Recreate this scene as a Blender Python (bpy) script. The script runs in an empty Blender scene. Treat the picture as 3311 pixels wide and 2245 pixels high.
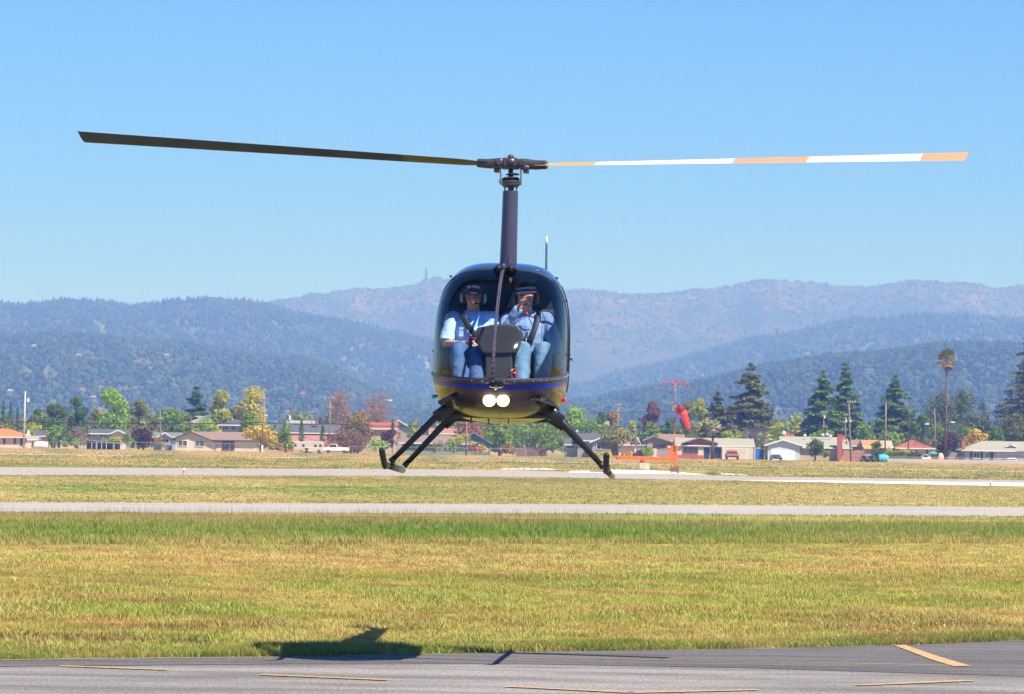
import bpy, bmesh, math, random
import numpy as np
from mathutils import Vector, Matrix, Euler
random.seed(7); rng = np.random.default_rng(7)
SC = bpy.context.scene
COL = SC.collection
# ------------------------------------------------------------------ camera
F = 13000.0; CX = 1655.5; CY = 1122.5; H = 1.86
PITCH = math.atan(320.5 / F); ROLL = math.radians(0.9)
cam_d = bpy.data.cameras.new('camera'); cam = bpy.data.objects.new('camera', cam_d); COL.objects.link(cam)
cam_d.sensor_width = 36.0; cam_d.lens = F / 3311 * 36.0
cam_d.clip_start = 0.5; cam_d.clip_end = 60000
RC = Matrix.Rotation(math.radians(90) + PITCH, 3, 'X') @ Matrix.Rotation(ROLL, 3, 'Z')
cam.matrix_world = Matrix.Translation((0, 0, H)) @ RC.to_4x4()
SC.camera = cam
# ------------------------------------------------------------------ light
LDIR = Vector((-0.54, 0.48, -1.0)).normalized()
sun_d = bpy.data.lights.new('sun', 'SUN'); sun_d.energy = 4.6; sun_d.angle = math.radians(0.5); sun_d.color = (1.0, 0.95, 0.86)
sun = bpy.data.objects.new('sun', sun_d); COL.objects.link(sun)
sun.rotation_euler = LDIR.to_track_quat('-Z', 'Y').to_euler(); sun.location = (20, -10, 60)
W = bpy.data.worlds.new('World'); SC.world = W; W.use_nodes = True
nt = W.node_tree; nt.nodes.clear()
wo = nt.nodes.new('ShaderNodeOutputWorld'); bg = nt.nodes.new('ShaderNodeBackground')
sky = nt.nodes.new('ShaderNodeTexSky'); sky.sky_type = 'NISHITA'; sky.sun_disc = False
sky.sun_elevation = math.asin(-LDIR.z); sky.sun_rotation = math.atan2(-LDIR.x, -LDIR.y)
sky.air_density = 1.0; sky.dust_density = 0.3; sky.ozone_density = 4.0; sky.altitude = 0
tint = nt.nodes.new('ShaderNodeMix'); tint.data_type = 'RGBA'; tint.blend_type = 'MULTIPLY'; tint.inputs[0].default_value = 1
SKYTINT = (0.31, 0.67, 1.27, 1)
tint.inputs[7].default_value = SKYTINT
bg.inputs[1].default_value = 0.066
nt.links.new(sky.outputs[0], tint.inputs[6]); nt.links.new(tint.outputs[2], bg.inputs[0]); nt.links.new(bg.outputs[0], wo.inputs[0])
SC.view_settings.view_transform = 'Standard'; SC.view_settings.look = 'None'
SC.view_settings.gamma = 1; SC.view_settings.use_curve_mapping = False; SC.view_settings.exposure = 1.0
cy = SC.cycles; cy.use_denoising = True; cy.transparent_max_bounces = 24; cy.max_bounces = 8; cy.volume_bounces = 0
cy.caustics_reflective = False; cy.caustics_refractive = False
# ------------------------------------------------------------------ projection helpers (photo pixel + distance -> world point)
CAM = Vector((0, 0, H))
def ray(px, py): return RC @ Vector(((px - CX) / F, -(py - CY) / F, -1.0))
def hor(px): return 1417.0 + 0.0157 * px
def DP(px, py, d):
    r = ray(px, py); return CAM + r * (d / r.y)
def GP(px, py, z=0.0):
    r = ray(px, py); t = (z - H) / r.z; return CAM + r * t
# ------------------------------------------------------------------ numeric noise
def vnoise(x, y, seed=0):
    x = np.asarray(x, float); y = np.asarray(y, float)
    xi = np.floor(x).astype(np.int64); yi = np.floor(y).astype(np.int64); fx = x - xi; fy = y - yi
    fx = fx * fx * (3 - 2 * fx); fy = fy * fy * (3 - 2 * fy)
    def h(a, b):
        n = (a * 374761393 + b * 668265263 + seed * 974711) & 0xffffffff
        n = ((n ^ (n >> 13)) * 1274126177) & 0xffffffff
        return ((n ^ (n >> 16)) & 0xffff) / 65535.0
    return (h(xi, yi) * (1 - fx) + h(xi + 1, yi) * fx) * (1 - fy) + (h(xi, yi + 1) * (1 - fx) + h(xi + 1, yi + 1) * fx) * fy
def fbm(x, y, seed=0, o=4):
    s = 0; a = 0.5; t = 0
    for k in range(o):
        s = s + a * vnoise(x * 2 ** k, y * 2 ** k, seed + k); t += a; a *= 0.5
    return s / t
# ------------------------------------------------------------------ materials
MATS = {}
def mat(name, col, rough=0.6, metal=0.0, var=0.12, vscale=8.0, bump=0.0, bscale=40.0, coat=0.0, spec=0.5, trans=0.0, attr=None, emis=None, coords='Object'):
    if name in MATS: return MATS[name]
    m = bpy.data.materials.new(name); m.use_nodes = True; n = m.node_tree; b = n.nodes['Principled BSDF']
    b.inputs['Roughness'].default_value = rough; b.inputs['Metallic'].default_value = metal
    b.inputs['Coat Weight'].default_value = coat; b.inputs['Coat Roughness'].default_value = 0.03
    b.inputs['Specular IOR Level'].default_value = spec
    tc = n.nodes.new('ShaderNodeTexCoord')
    nz = n.nodes.new('ShaderNodeTexNoise'); nz.inputs['Scale'].default_value = vscale; nz.inputs['Detail'].default_value = 4
    n.links.new(tc.outputs[coords], nz.inputs['Vector'])
    mr = n.nodes.new('ShaderNodeMapRange'); mr.inputs[1].default_value = 0.25; mr.inputs[2].default_value = 0.75
    mr.inputs[3].default_value = 1 - var; mr.inputs[4].default_value = 1 + var
    n.links.new(nz.outputs[0], mr.inputs[0])
    mx = n.nodes.new('ShaderNodeMix'); mx.data_type = 'RGBA'; mx.blend_type = 'MULTIPLY'; mx.inputs[0].default_value = 1
    if attr:
        at = n.nodes.new('ShaderNodeAttribute'); at.attribute_name = attr; n.links.new(at.outputs['Color'], mx.inputs[6])
    else: mx.inputs[6].default_value = (*col, 1)
    n.links.new(mr.outputs[0], mx.inputs[7]); n.links.new(mx.outputs[2], b.inputs['Base Color'])
    if bump:
        n2 = n.nodes.new('ShaderNodeTexNoise'); n2.inputs['Scale'].default_value = bscale; n2.inputs['Detail'].default_value = 5
        n.links.new(tc.outputs[coords], n2.inputs['Vector'])
        bp = n.nodes.new('ShaderNodeBump'); bp.inputs['Strength'].default_value = bump; bp.inputs['Distance'].default_value = 0.02
        n.links.new(n2.outputs[0], bp.inputs['Height']); n.links.new(bp.outputs[0], b.inputs['Normal'])
    if trans:
        out = n.nodes['Material Output']; tr = n.nodes.new('ShaderNodeBsdfTranslucent'); ms = n.nodes.new('ShaderNodeMixShader'); ms.inputs[0].default_value = trans
        n.links.new(mx.outputs[2], tr.inputs[0]); n.links.new(b.outputs[0], ms.inputs[1]); n.links.new(tr.outputs[0], ms.inputs[2]); n.links.new(ms.outputs[0], out.inputs[0])
    if emis:
        b.inputs['Emission Color'].default_value = (*emis[0], 1); b.inputs['Emission Strength'].default_value = emis[1]
    MATS[name] = m; return m
def siding(name, col, freq=3.0, axis=2, dark=0.8, rough=0.8):
    if name in MATS: return MATS[name]
    m = mat(name, col, rough, var=0.06, vscale=1.5)
    n = m.node_tree; b = n.nodes['Principled BSDF']
    tc = n.nodes.new('ShaderNodeTexCoord'); w = n.nodes.new('ShaderNodeTexWave'); w.bands_direction = 'XYZ'[axis]; w.wave_profile = 'SAW'
    w.inputs['Scale'].default_value = freq; w.inputs['Distortion'].default_value = 0.2
    n.links.new(tc.outputs['Object'], w.inputs['Vector'])
    bp = n.nodes.new('ShaderNodeBump'); bp.inputs['Strength'].default_value = 0.5; bp.inputs['Distance'].default_value = 0.05
    n.links.new(w.outputs[1], bp.inputs['Height']); n.links.new(bp.outputs[0], b.inputs['Normal'])
    return m
# ------------------------------------------------------------------ mesh builder
def circ(c, t, r, n=10, up=None, ry=None):
    t = Vector(t).normalized(); a = Vector(up) if up else (Vector((0, 0, 1)) if abs(t.z) < 0.9 else Vector((1, 0, 0)))
    u = t.cross(a).normalized(); v = u.cross(t).normalized(); ry = ry or r
    return [Vector(c) + u * (r * math.cos(k * 2 * math.pi / n)) + v * (ry * math.sin(k * 2 * math.pi / n)) for k in range(n)]
class MB:
    def __init__(s): s.v = []; s.f = []
    def add(s, vs, fs):
        o = len(s.v); s.v += [tuple(p) for p in vs]; s.f += [tuple(i + o for i in f) for f in fs]; return s
    def box(s, c, d, rot=None):
        hx, hy, hz = d[0] / 2, d[1] / 2, d[2] / 2
        vs = [Vector((x, y, z)) for x in (-hx, hx) for y in (-hy, hy) for z in (-hz, hz)]
        if rot: vs = [rot @ v for v in vs]
        return s.add([v + Vector(c) for v in vs], [(0, 1, 3, 2), (4, 6, 7, 5), (0, 4, 5, 1), (2, 3, 7, 6), (0, 2, 6, 4), (1, 5, 7, 3)])
    def tube(s, pts, rs, n=10, cap=True, up=None, rys=None):
        pts = [Vector(p) for p in pts]
        if not hasattr(rs, '__len__'): rs = [rs] * len(pts)
        vs = []; fs = []
        for i, p in enumerate(pts):
            t = (pts[min(i + 1, len(pts) - 1)] - pts[max(i - 1, 0)])
            vs += circ(p, t, rs[i], n, up, rys[i] if rys else None)
        for i in range(len(pts) - 1):
            for k in range(n):
                a = i * n + k; b = i * n + (k + 1) % n; fs.append((a, b, b + n, a + n))
        if cap: fs.append(tuple(range(n))[::-1]); fs.append(tuple((len(pts) - 1) * n + k for k in range(n)))
        return s.add(vs, fs)
    def ell(s, c, r, nu=12, nv=8, rot=None):
        vs = []; fs = []
        if not hasattr(r, '__len__'): r = (r, r, r)
        for j in range(nv + 1):
            th = math.pi * j / nv
            for i in range(nu):
                ph = 2 * math.pi * i / nu
                p = Vector((r[0] * math.sin(th) * math.cos(ph), r[1] * math.sin(th) * math.sin(ph), r[2] * math.cos(th)))
                if rot: p = rot @ p
                vs.append(p + Vector(c))
        for j in range(nv):
            for i in range(nu):
                a = j * nu + i; b = j * nu + (i + 1) % nu; fs.append((a, a + nu, b + nu, b))
        return s.add(vs, fs)
    def prism(s, poly, off):                # polygon (3d points) extruded by vector
        n = len(poly); off = Vector(off); vs = [Vector(p) for p in poly] + [Vector(p) + off for p in poly]
        fs = [tuple(range(n)), tuple(range(2 * n - 1, n - 1, -1))] + [(i, i + n, (i + 1) % n + n, (i + 1) % n) for i in range(n)]
        return s.add(vs, fs)
    def build(s, name, m, parent=None, smooth=False, fix=True):
        me = bpy.data.meshes.new(name); me.from_pydata(s.v, [], s.f)
        if fix:
            bm = bmesh.new(); bm.from_mesh(me); bmesh.ops.recalc_face_normals(bm, faces=bm.faces); bm.to_mesh(me); bm.free()
        me.update()
        if smooth: me.polygons.foreach_set('use_smooth', [True] * len(me.polygons))
        if m: me.materials.append(m)
        return link(name, me, parent)
def link(name, me, parent=None):
    o = bpy.data.objects.new(name, me); COL.objects.link(o)
    if parent: o.parent = parent
    return o
def tag(o, label=None, cat=None, group=None, kind=None):
    if label: o['label'] = label
    if cat: o['category'] = cat
    if group: o['group'] = group
    if kind: o['kind'] = kind
    return o
def empty(name, loc, label, cat, group=None, rz=0.0):
    o = bpy.data.objects.new(name, None); COL.objects.link(o); o.location = loc; o.rotation_euler = (0, 0, rz)
    o.empty_display_size = 0.3
    return tag(o, label, cat, group)
def npmesh(name, V, Fc, m, cols=None, parent=None, smooth=False):
    V = np.asarray(V, np.float32); Fc = np.asarray(Fc, np.int32); k = Fc.shape[1]
    me = bpy.data.meshes.new(name); me.vertices.add(len(V)); me.vertices.foreach_set('co', V.ravel())
    me.loops.add(Fc.size); me.loops.foreach_set('vertex_index', Fc.ravel())
    me.polygons.add(len(Fc)); me.polygons.foreach_set('loop_start', np.arange(0, Fc.size, k, dtype=np.int32))
    if smooth: me.polygons.foreach_set('use_smooth', np.ones(len(Fc), bool))
    me.update(calc_edges=True)
    if cols is not None:
        a = me.color_attributes.new('Col', 'FLOAT_COLOR', 'POINT')
        c = np.ones((len(V), 4), np.float32); c[:, :3] = cols; a.data.foreach_set('color', c.ravel())
    if m: me.materials.append(m)
    return link(name, me, parent)
def bevel(o, w=0.01, seg=2):
    b = o.modifiers.new('bevel', 'BEVEL'); b.width = w; b.segments = seg; b.limit_method = 'ANGLE'; return o
# ================================================================== GROUND
def rcoord(X, Y):
    s = 0.92 * Y - 0.628 * X                 # strips of the airfield run parallel to lines s = const
    return F * H / np.maximum(s, 0.5)
BANDS = [  # r', colour (linear albedo)
 (0, (.15, .15, .06)), (26, (.24, .19, .06)), (40, (.34, .23, .075)), (47, (.30, .215, .07)), (56, (.19, .18, .05)), (66, (.25, .205, .06)), (80, (.20, .185, .045)), (92, (.17, .17, .04)),
 (121, (.19, .17, .045)), (140, (.26, .22, .07)), (152, (.13, .17, .03)), (168, (.14, .18, .03)), (180, (.25, .22, .07)), (204, (.19, .18, .04)),
 (240, (.16, .15, .035)), (266, (.20, .17, .05)), (280, (.13, .18, .02)), (298, (.085, .17, .010)), (318, (.09, .17, .010)), (340, (.19, .20, .045)), (380, (.33, .27, .11)), (425, (.31, .25, .09)),
 (460, (.20, .22, .04)), (530, (.21, .25, .045)), (585, (.22, .22, .045)), (640, (.23, .23, .06)), (668, (.26, .24, .08)), (690, (.19, .21, .045)), (740, (.13, .17, .03)), (1200, (.1, .12, .03))]
BR = np.array([b[0] for b in BANDS], float); BC = np.array([b[1] for b in BANDS])
def grass_col(X, Y):
    X = np.asarray(X, float); Y = np.asarray(Y, float)
    r = rcoord(X, Y); s = 0.92 * Y - 0.628 * X; q = 0.628 * Y + 0.92 * X
    r = r * (1 + 0.09 * (fbm(s / 3, q / 9, 3) - .5) * 2 * np.clip(r / 500, .2, 1))
    px = CX + F * X / np.maximum(Y, 1)
    c = np.stack([np.interp(r, BR, BC[:, k]) for k in range(3)], -1)
    # stripe in the middle field fades to the right
    k = np.clip((px - 1100) / 600, 0, 1) * (r > 140) * (r < 200); c = c * (1 - k[..., None]) + np.array((.22, .20, .06)) * k[..., None]
    fr = np.clip(r / 500, .25, 1); sc = 1 / fr
    n1 = fbm(s / (0.9 * sc), q / (2.4 * sc), 11); n2 = fbm(s / (2.2 * sc), q / (6 * sc), 23); n3 = fbm(s / .3, q / .5, 31, 2)
    tan = np.array((.36, .28, .11)); grn = np.array((.17, .26, .03)); rus = np.array((.30, .19, .08)); soil = np.array((.17, .095, .045))
    def mixc(c, t, k): return c * (1 - k[..., None]) + t * k[..., None]
    dk = ((r > 270) & (r < 345)); near = np.clip((r - 230) / 60, 0, 1)
    pa = fbm(s / 4.2, q / .85, 131); pb = fbm(s / 2.6, q / .5, 137)
    far = (r < 121); nf = fbm(px / 170, r / 14, 91); c = mixc(c, np.array((.36, .24, .09)), np.clip((nf - .5) * 5, 0, 1) * .6 * far); c = mixc(c, np.array((.11, .14, .03)), np.clip((fbm(px / 110, r / 9, 95) - .56) * 7, 0, 1) * .7 * far)
    c = mixc(c, tan, np.clip((n1 - .52) * 4, 0, 1) * .55 * np.where(dk, .5, 1))
    c = mixc(c, grn, np.clip((n2 - .50) * 5, 0, 1) * .45 * (r > 210) * np.where(dk, .1, 1))
    c = mixc(c, np.array((.33, .25, .10)), np.clip((pa - .5) * 6, 0, 1) * .6 * near * np.where(dk, .25, 1)); c = mixc(c, np.array((.17, .23, .03)), np.clip((pb - .56) * 7, 0, 1) * .55 * near); c = mixc(c, np.array((.20, .13, .055)), np.clip((fbm(s / 3, q / .6, 149) - .58) * 8, 0, 1) * .65 * near * (r > 350))
    c = mixc(c, rus, np.clip((fbm(s / 1.6, q / 5, 41) - .56) * 5, 0, 1) * .45 * (r > 340) * (r < 660))
    # bare soil patches low on the left
    k = np.clip((fbm(s / .8, q / 2.2, 57) - .5) * 6, 0, 1) * np.clip((r - 560) / 40, 0, 1) * np.clip((660 - r) / 20, 0, 1) * np.clip((1150 - px) / 500, 0, 1)
    c = mixc(c, soil, k * .9)
    c = c * (0.72 + 0.56 * n3)[..., None] * np.stack([np.interp(r, [150, 400], [1.22, 1.42]), np.interp(r, [150, 400], [1.16, 1.24]), np.interp(r, [150, 400], [1.15, 1.0])], -1)
    g_ = c.mean(-1, keepdims=True); c = c * .94 + g_ * np.array((1.12, 1.05, .80)) * .06
    return c * 1.05
M_soil = mat('grass_soil', (1, 1, 1), 0.95, attr='Col', var=0.35, vscale=3.0, bump=0.6, bscale=30, spec=0.1)
ang = np.concatenate([np.linspace(-180, -12, 50)[:-1], np.linspace(-12, 12, 321), np.linspace(12, 180, 50)[1:-1]])
rad = np.concatenate([[0.3], np.geomspace(1, 28, 30), np.geomspace(28.3, 900, 330)[1:], np.geomspace(920, 26000, 40)])
A, R_ = np.meshgrid(np.radians(ang), rad)
X = R_ * np.sin(A); Y = R_ * np.cos(A)
c = grass_col(X.ravel(), np.maximum(Y.ravel(), 1)); V = np.stack([X.ravel(), Y.ravel(), np.zeros(X.size)], -1)
na = len(ang); nr = len(rad); i, j = np.meshgrid(np.arange(nr - 1), np.arange(na), indexing='ij'); j2 = (j + 1) % na
Fq = np.stack([i * na + j, i * na + j2, (i + 1) * na + j2, (i + 1) * na + j], -1).reshape(-1, 4)[:, ::-1]
tag(npmesh('grass_field', V, Fq, M_soil, c), kind='structure')

def strip(name, near, far, z, m, n=60):
    """surface between two pixel polylines (near edge, far edge) laid on the ground"""
    xs = np.linspace(near[0][0], near[-1][0], n); vs = []
    for x in xs:
        for pl in (near, far):
            y = np.interp(x, [p[0] for p in pl], [p[1] for p in pl]); g = GP(x, y); vs.append((g.x, g.y, z))
    fs = [(2 * k, 2 * k + 2, 2 * k + 3, 2 * k + 1) for k in range(n - 1)]
    return MB().add(vs, fs).build(name, m)
def pavement_mat(name, c1, c2, sx=0.15, sy=2.0, spk=300, rough=0.9):
    m = bpy.data.materials.new(name); m.use_nodes = True; n = m.node_tree; b = n.nodes['Principled BSDF']; b.inputs['Roughness'].default_value = rough
    b.inputs['Specular IOR Level'].default_value = 0.25
    tc = n.nodes.new('ShaderNodeTexCoord'); mp = n.nodes.new('ShaderNodeMapping'); mp.inputs['Rotation'].default_value = (0, 0, math.radians(-34)); mp.inputs['Scale'].default_value = (sx, sy, 1)
    n.links.new(tc.outputs['Object'], mp.inputs[0])
    a = n.nodes.new('ShaderNodeTexNoise'); a.inputs['Scale'].default_value = 1.0; a.inputs['Detail'].default_value = 6; n.links.new(mp.outputs[0], a.inputs[0])
    cr = n.nodes.new('ShaderNodeValToRGB'); cr.color_ramp.elements[0].position = .38; cr.color_ramp.elements[1].position = .62
    cr.color_ramp.elements[0].color = (*c1, 1); cr.color_ramp.elements[1].color = (*c2, 1); n.links.new(a.outputs[0], cr.inputs[0])
    s = n.nodes.new('ShaderNodeTexNoise'); s.inputs['Scale'].default_value = spk; s.inputs['Detail'].default_value = 2; n.links.new(tc.outputs['Object'], s.inputs[0])
    mr = n.nodes.new('ShaderNodeMapRange'); mr.inputs[1].default_value = .3; mr.inputs[2].default_value = .7; mr.inputs[3].default_value = .5; mr.inputs[4].default_value = 1.55; n.links.new(s.outputs[0], mr.inputs[0])
    mx = n.nodes.new('ShaderNodeMix'); mx.data_type = 'RGBA'; mx.blend_type = 'MULTIPLY'; mx.inputs[0].default_value = 1
    n.links.new(cr.outputs[0], mx.inputs[6]); n.links.new(mr.outputs[0], mx.inputs[7]); n.links.new(mx.outputs[2], b.inputs[0])
    bp = n.nodes.new('ShaderNodeBump'); bp.inputs['Strength'].default_value = .5; bp.inputs['Distance'].default_value = .005; n.links.new(s.outputs[0], bp.inputs['Height']); n.links.new(bp.outputs[0], b.inputs['Normal'])
    return m
M_apron = pavement_mat('apron_asphalt', (.145, .130, .117), (.25, .225, .205), 0.4, 1.4, 38)
M_seal = pavement_mat('sealed_asphalt', (.085, .078, .073), (.135, .123, .115), 0.4, 3.0, 60)
M_taxi = pavement_mat('taxiway_paving', (.30, .27, .235), (.37, .33, .29), 0.2, 1.0, 12)
M_run = pavement_mat('runway_paving', (.29, .25, .205), (.36, .315, .265), 0.1, 0.6, 4)
M_white = mat('white_gravel', (.72, .68, .62), .9, var=.3, vscale=2, bump=.8, bscale=9)
M_yel = mat('yellow_line_paint', (.44, .28, .12), .8, var=.35, vscale=14)
EDGE = [(-600, 2148), (0, 2136), (220, 2129), (880, 2125), (1244, 2118), (1600, 2111), (2100, 2104), (2600, 2095), (3000, 2085), (3311, 2071), (3900, 2040)]
# apron: everything this side of the grass edge, and on behind the camera
vs = []; xs = np.linspace(-600, 3900, 90)
for x in xs:
    g = GP(x, np.interp(x, [p[0] for p in EDGE], [p[1] for p in EDGE])); vs.append((g.x, g.y + .02 * math.sin(x * .05), .004)); vs.append((g.x * 1.0, -60, .004))
vs[0] = (-90, vs[0][1] - 55, .004); vs[1] = (-90, -60, .004); vs[-2] = (90, vs[-2][1] + 55, .004); vs[-1] = (90, -60, .004)
tag(MB().add(vs, [(2 * k, 2 * k + 1, 2 * k + 3, 2 * k + 2) for k in range(89)]).build('apron', M_apron), kind='structure')
E2 = [(x, y + 2) for x, y in EDGE]
near = [(-600, 2178), (0, 2158), (900, 2150), (1700, 2150), (2400, 2162), (3311, 2190), (3900, 2215)]
tag(strip('sealed_strip', near, E2, .008, M_seal), kind='structure')
def pline(px0, px1, w, z=.012, thick=None):
    a = GP(*px0); b = GP(*px1); t = (b - a).normalized(); nrm = Vector((-t.y, t.x, 0)) * (w / 2)
    n = 24; vs = []
    for k in range(n + 1):
        p = a.lerp(b, k / n); j = 1 + .15 * math.sin(k * 2.3)
        vs += [(p.x + nrm.x * j, p.y + nrm.y * j, z), (p.x - nrm.x * j, p.y - nrm.y * j, z)]
    return MB().add(vs, [(2 * k, 2 * k + 2, 2 * k + 3, 2 * k + 1) for k in range(n)]).build('painted_line', M_yel)
for a, b, w in [((197, 2157.6), (540, 2170), .12), ((845, 2186), (1254, 2203), .12), ((1637, 2224), (2042, 2244), .12), ((2042, 2244), (2450, 2235), .12),
                ((2771, 2220), (3139, 2205), .12), ((1674, 2130), (3073, 2155), .045), ((-100, 2139), (900, 2128.5), .05)]:
    tag(pline(a, b, w), kind='structure')
q = [GP(*a) for a in ((2887, 2090), (2926, 2090), (2960, 2102), (3050, 2132), (3141, 2159), (3082, 2159), (3010, 2137), (2940, 2110))]
tag(MB().add([(a.x, a.y, .014) for a in q], [tuple(range(8))]).build('painted_line', M_yel), kind='structure')
tag(strip('taxiway', [(-600, 1652), (0, 1657), (1655, 1660), (3311, 1670), (3900, 1674)], [(-600, 1622), (0, 1625), (1655, 1630), (3311, 1640), (3900, 1644)], .004, M_taxi), kind='structure')
tag(strip('runway', [(-600, 1531), (0, 1537), (1280, 1540), (1655, 1543), (2450, 1556), (3311, 1569), (3900, 1578)], [(-600, 1508), (0, 1511), (1280, 1517), (1655, 1522), (2450, 1541), (3311, 1553), (3900, 1561)], .004, M_run), kind='structure')
def ragged(name, near, far, z, m, amp=1.2, seed=0):
    r = random.Random(seed); xs = np.linspace(near[0][0], near[-1][0], 90)
    n2 = [(x, np.interp(x, [p[0] for p in near], [p[1] for p in near]) + r.uniform(-amp, amp) * .6) for x in xs]
    f2 = [(x, np.interp(x, [p[0] for p in far], [p[1] for p in far]) + r.uniform(-amp, amp) * .6) for x in xs]
    return tag(strip(name, n2, f2, z, m, 180), kind='structure')
M_road = mat('pale_road_dust', (.45, .39, .31), .95, var=.2, vscale=1)
ragged('dirt_track', [(-600, 1468), (0, 1470), (425, 1476)], [(-600, 1465), (0, 1466), (425, 1473)], .006, M_road, 1.2, 1)
ragged('dirt_track', [(830, 1481), (1030, 1482)], [(830, 1478), (1030, 1480)], .006, M_road, .8, 2)
ragged('dirt_track', [(1420, 1490), (1700, 1493), (2100, 1503), (2700, 1515), (3311, 1527), (3900, 1538)], [(1420, 1488), (1700, 1490), (2100, 1501), (2700, 1512.5), (3311, 1524), (3900, 1535)], .006, M_road, .7, 3)
ragged('white_gravel_patch', [(1620, 1519), (1800, 1520)], [(1620, 1516), (1760, 1514), (1800, 1518)], .012, M_white, 1.2, 4)
ragged('white_gravel_patch', [(1840, 1529), (1975, 1531), (2120, 1533), (2290, 1537)], [(1840, 1525), (1975, 1519), (2120, 1522), (2290, 1535)], .014, M_white, 1.4, 5)
ragged('white_gravel_patch', [(2330, 1536), (2420, 1539)], [(2330, 1530), (2420, 1535)], .014, M_white, 1, 6)
ragged('white_edge_stripe', [(2400, 1556), (2700, 1562), (3311, 1574), (3900, 1585)], [(2400, 1554), (2700, 1555), (3311, 1562), (3900, 1572)], .010, mat('white_edge_paint', (.6, .57, .53), .8, var=.1), .5, 7)

# ------------------------------------------------------------------ grass blades
def inband(X, Y):
    """distance rank r' lies on a paved strip?"""
    px = CX + F * X / Y
    d = Y; py = hor(px) + F * H / d      # good enough for masking
    m = np.zeros(len(X), bool)
    def between(n_, f_):
        yn = np.interp(px, [p[0] for p in n_], [p[1] for p in n_]); yf = np.interp(px, [p[0] for p in f_], [p[1] for p in f_]); return (py < yn) & (py > yf)
    m |= between([(0, 1656), (1655, 1659), (3311, 1669)], [(0, 1626), (1655, 1631), (3311, 1641)])
    m |= between([(0, 1536), (1280, 1539), (1655, 1542), (2450, 1556), (3311, 1574)], [(0, 1512), (1280, 1518), (1655, 1520), (2450, 1542), (3311, 1554)])
    m |= between([(1840, 1528), (2290, 1536)], [(1840, 1524), (2290, 1520)]) & (px > 1840) & (px < 2290)
    ye = np.interp(px, [p[0] for p in EDGE], [p[1] for p in EDGE]); m |= py > ye + 0.5 + 2.0 * np.sin(px * .37) * np.sin(px * .11)
    return m
def scatter(n, d0, d1, power):
    u = rng.random(n); d = (d0 ** power + u * (d1 ** power - d0 ** power)) ** (1 / power)
    x = (rng.random(n) - .5) * 2 * .1345 * d; k = ~inband(x, d); return x[k], d[k]
Vs = []; Fs = []; Cs = []; base = 0
def blades(X, Y, nb, h0, h1, w, lean, colmul=1.0, tip=1.15, spread=.05, tint=None, quad=False):
    global base
    n = len(X) * nb; X = np.repeat(X, nb); Y = np.repeat(Y, nb); hz = rng.uniform(h0, h1, n) * (0.6 + 0.8 * fbm(X / .7, Y / 1.5, 71, 2))
    X = X + rng.normal(0, spread, n); Y = Y + rng.normal(0, spread, n)
    a = rng.uniform(0, 2 * math.pi, n); le = rng.uniform(0.1, lean, n) * hz; wx = np.cos(a + 1.57) * w * (hz / h1) ** .5; wy = np.sin(a + 1.57) * w * (hz / h1) ** .5
    z0 = np.zeros(n); b1 = np.stack([X - wx / 2, Y - wy / 2, z0 - .01], -1); b2 = np.stack([X + wx / 2, Y + wy / 2, z0 - .01], -1)
    c = grass_col(X, Y) * colmul * rng.uniform(.75, 1.3, n)[:, None]
    if tint is not None: c = c * (1 - tint[1]) + np.array(tint[0]) * tint[1]
    dry = rng.random(n) < .16; c[dry] = c[dry] * .5 + np.array((.42, .33, .15)) * .5
    if quad:
        m1 = np.stack([X - wx * .4 + np.cos(a) * le * .35, Y - wy * .4 + np.sin(a) * le * .35, hz * .6], -1); m2 = m1 + np.stack([wx * .8, wy * .8, z0], -1)
        t = np.stack([X + np.cos(a) * le, Y + np.sin(a) * le, hz], -1)
        V = np.stack([b1, b2, m2, m1, t], 1).reshape(-1, 3); o = np.arange(n)[:, None] * 5 + base
        f = np.concatenate([o + [0, 1, 2], o + [0, 2, 3], o + [3, 2, 4]]); k = 5
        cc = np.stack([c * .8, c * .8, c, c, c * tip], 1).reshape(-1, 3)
    else:
        t = np.stack([X + np.cos(a) * le, Y + np.sin(a) * le, hz], -1)
        V = np.stack([b1, b2, t], 1).reshape(-1, 3); o = np.arange(n)[:, None] * 3 + base; f = o + [0, 1, 2]; k = 3
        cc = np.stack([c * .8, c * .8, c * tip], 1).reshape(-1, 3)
    Vs.append(V); Fs.append(f); Cs.append(cc); base += n * k
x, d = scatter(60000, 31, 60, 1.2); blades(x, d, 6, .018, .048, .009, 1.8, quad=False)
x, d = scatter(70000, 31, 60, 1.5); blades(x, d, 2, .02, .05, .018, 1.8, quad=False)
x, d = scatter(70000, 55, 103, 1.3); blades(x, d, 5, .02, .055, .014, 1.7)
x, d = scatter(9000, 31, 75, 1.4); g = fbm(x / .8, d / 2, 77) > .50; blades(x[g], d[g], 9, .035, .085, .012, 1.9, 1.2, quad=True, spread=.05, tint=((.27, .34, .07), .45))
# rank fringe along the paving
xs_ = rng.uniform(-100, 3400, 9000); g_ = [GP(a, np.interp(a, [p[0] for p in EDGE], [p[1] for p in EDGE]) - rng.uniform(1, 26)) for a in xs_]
blades(np.array([p.x for p in g_]), np.array([p.y for p in g_]), 7, .025, .075, .011, 1.9, tint=((.14, .20, .03), .25))
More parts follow.
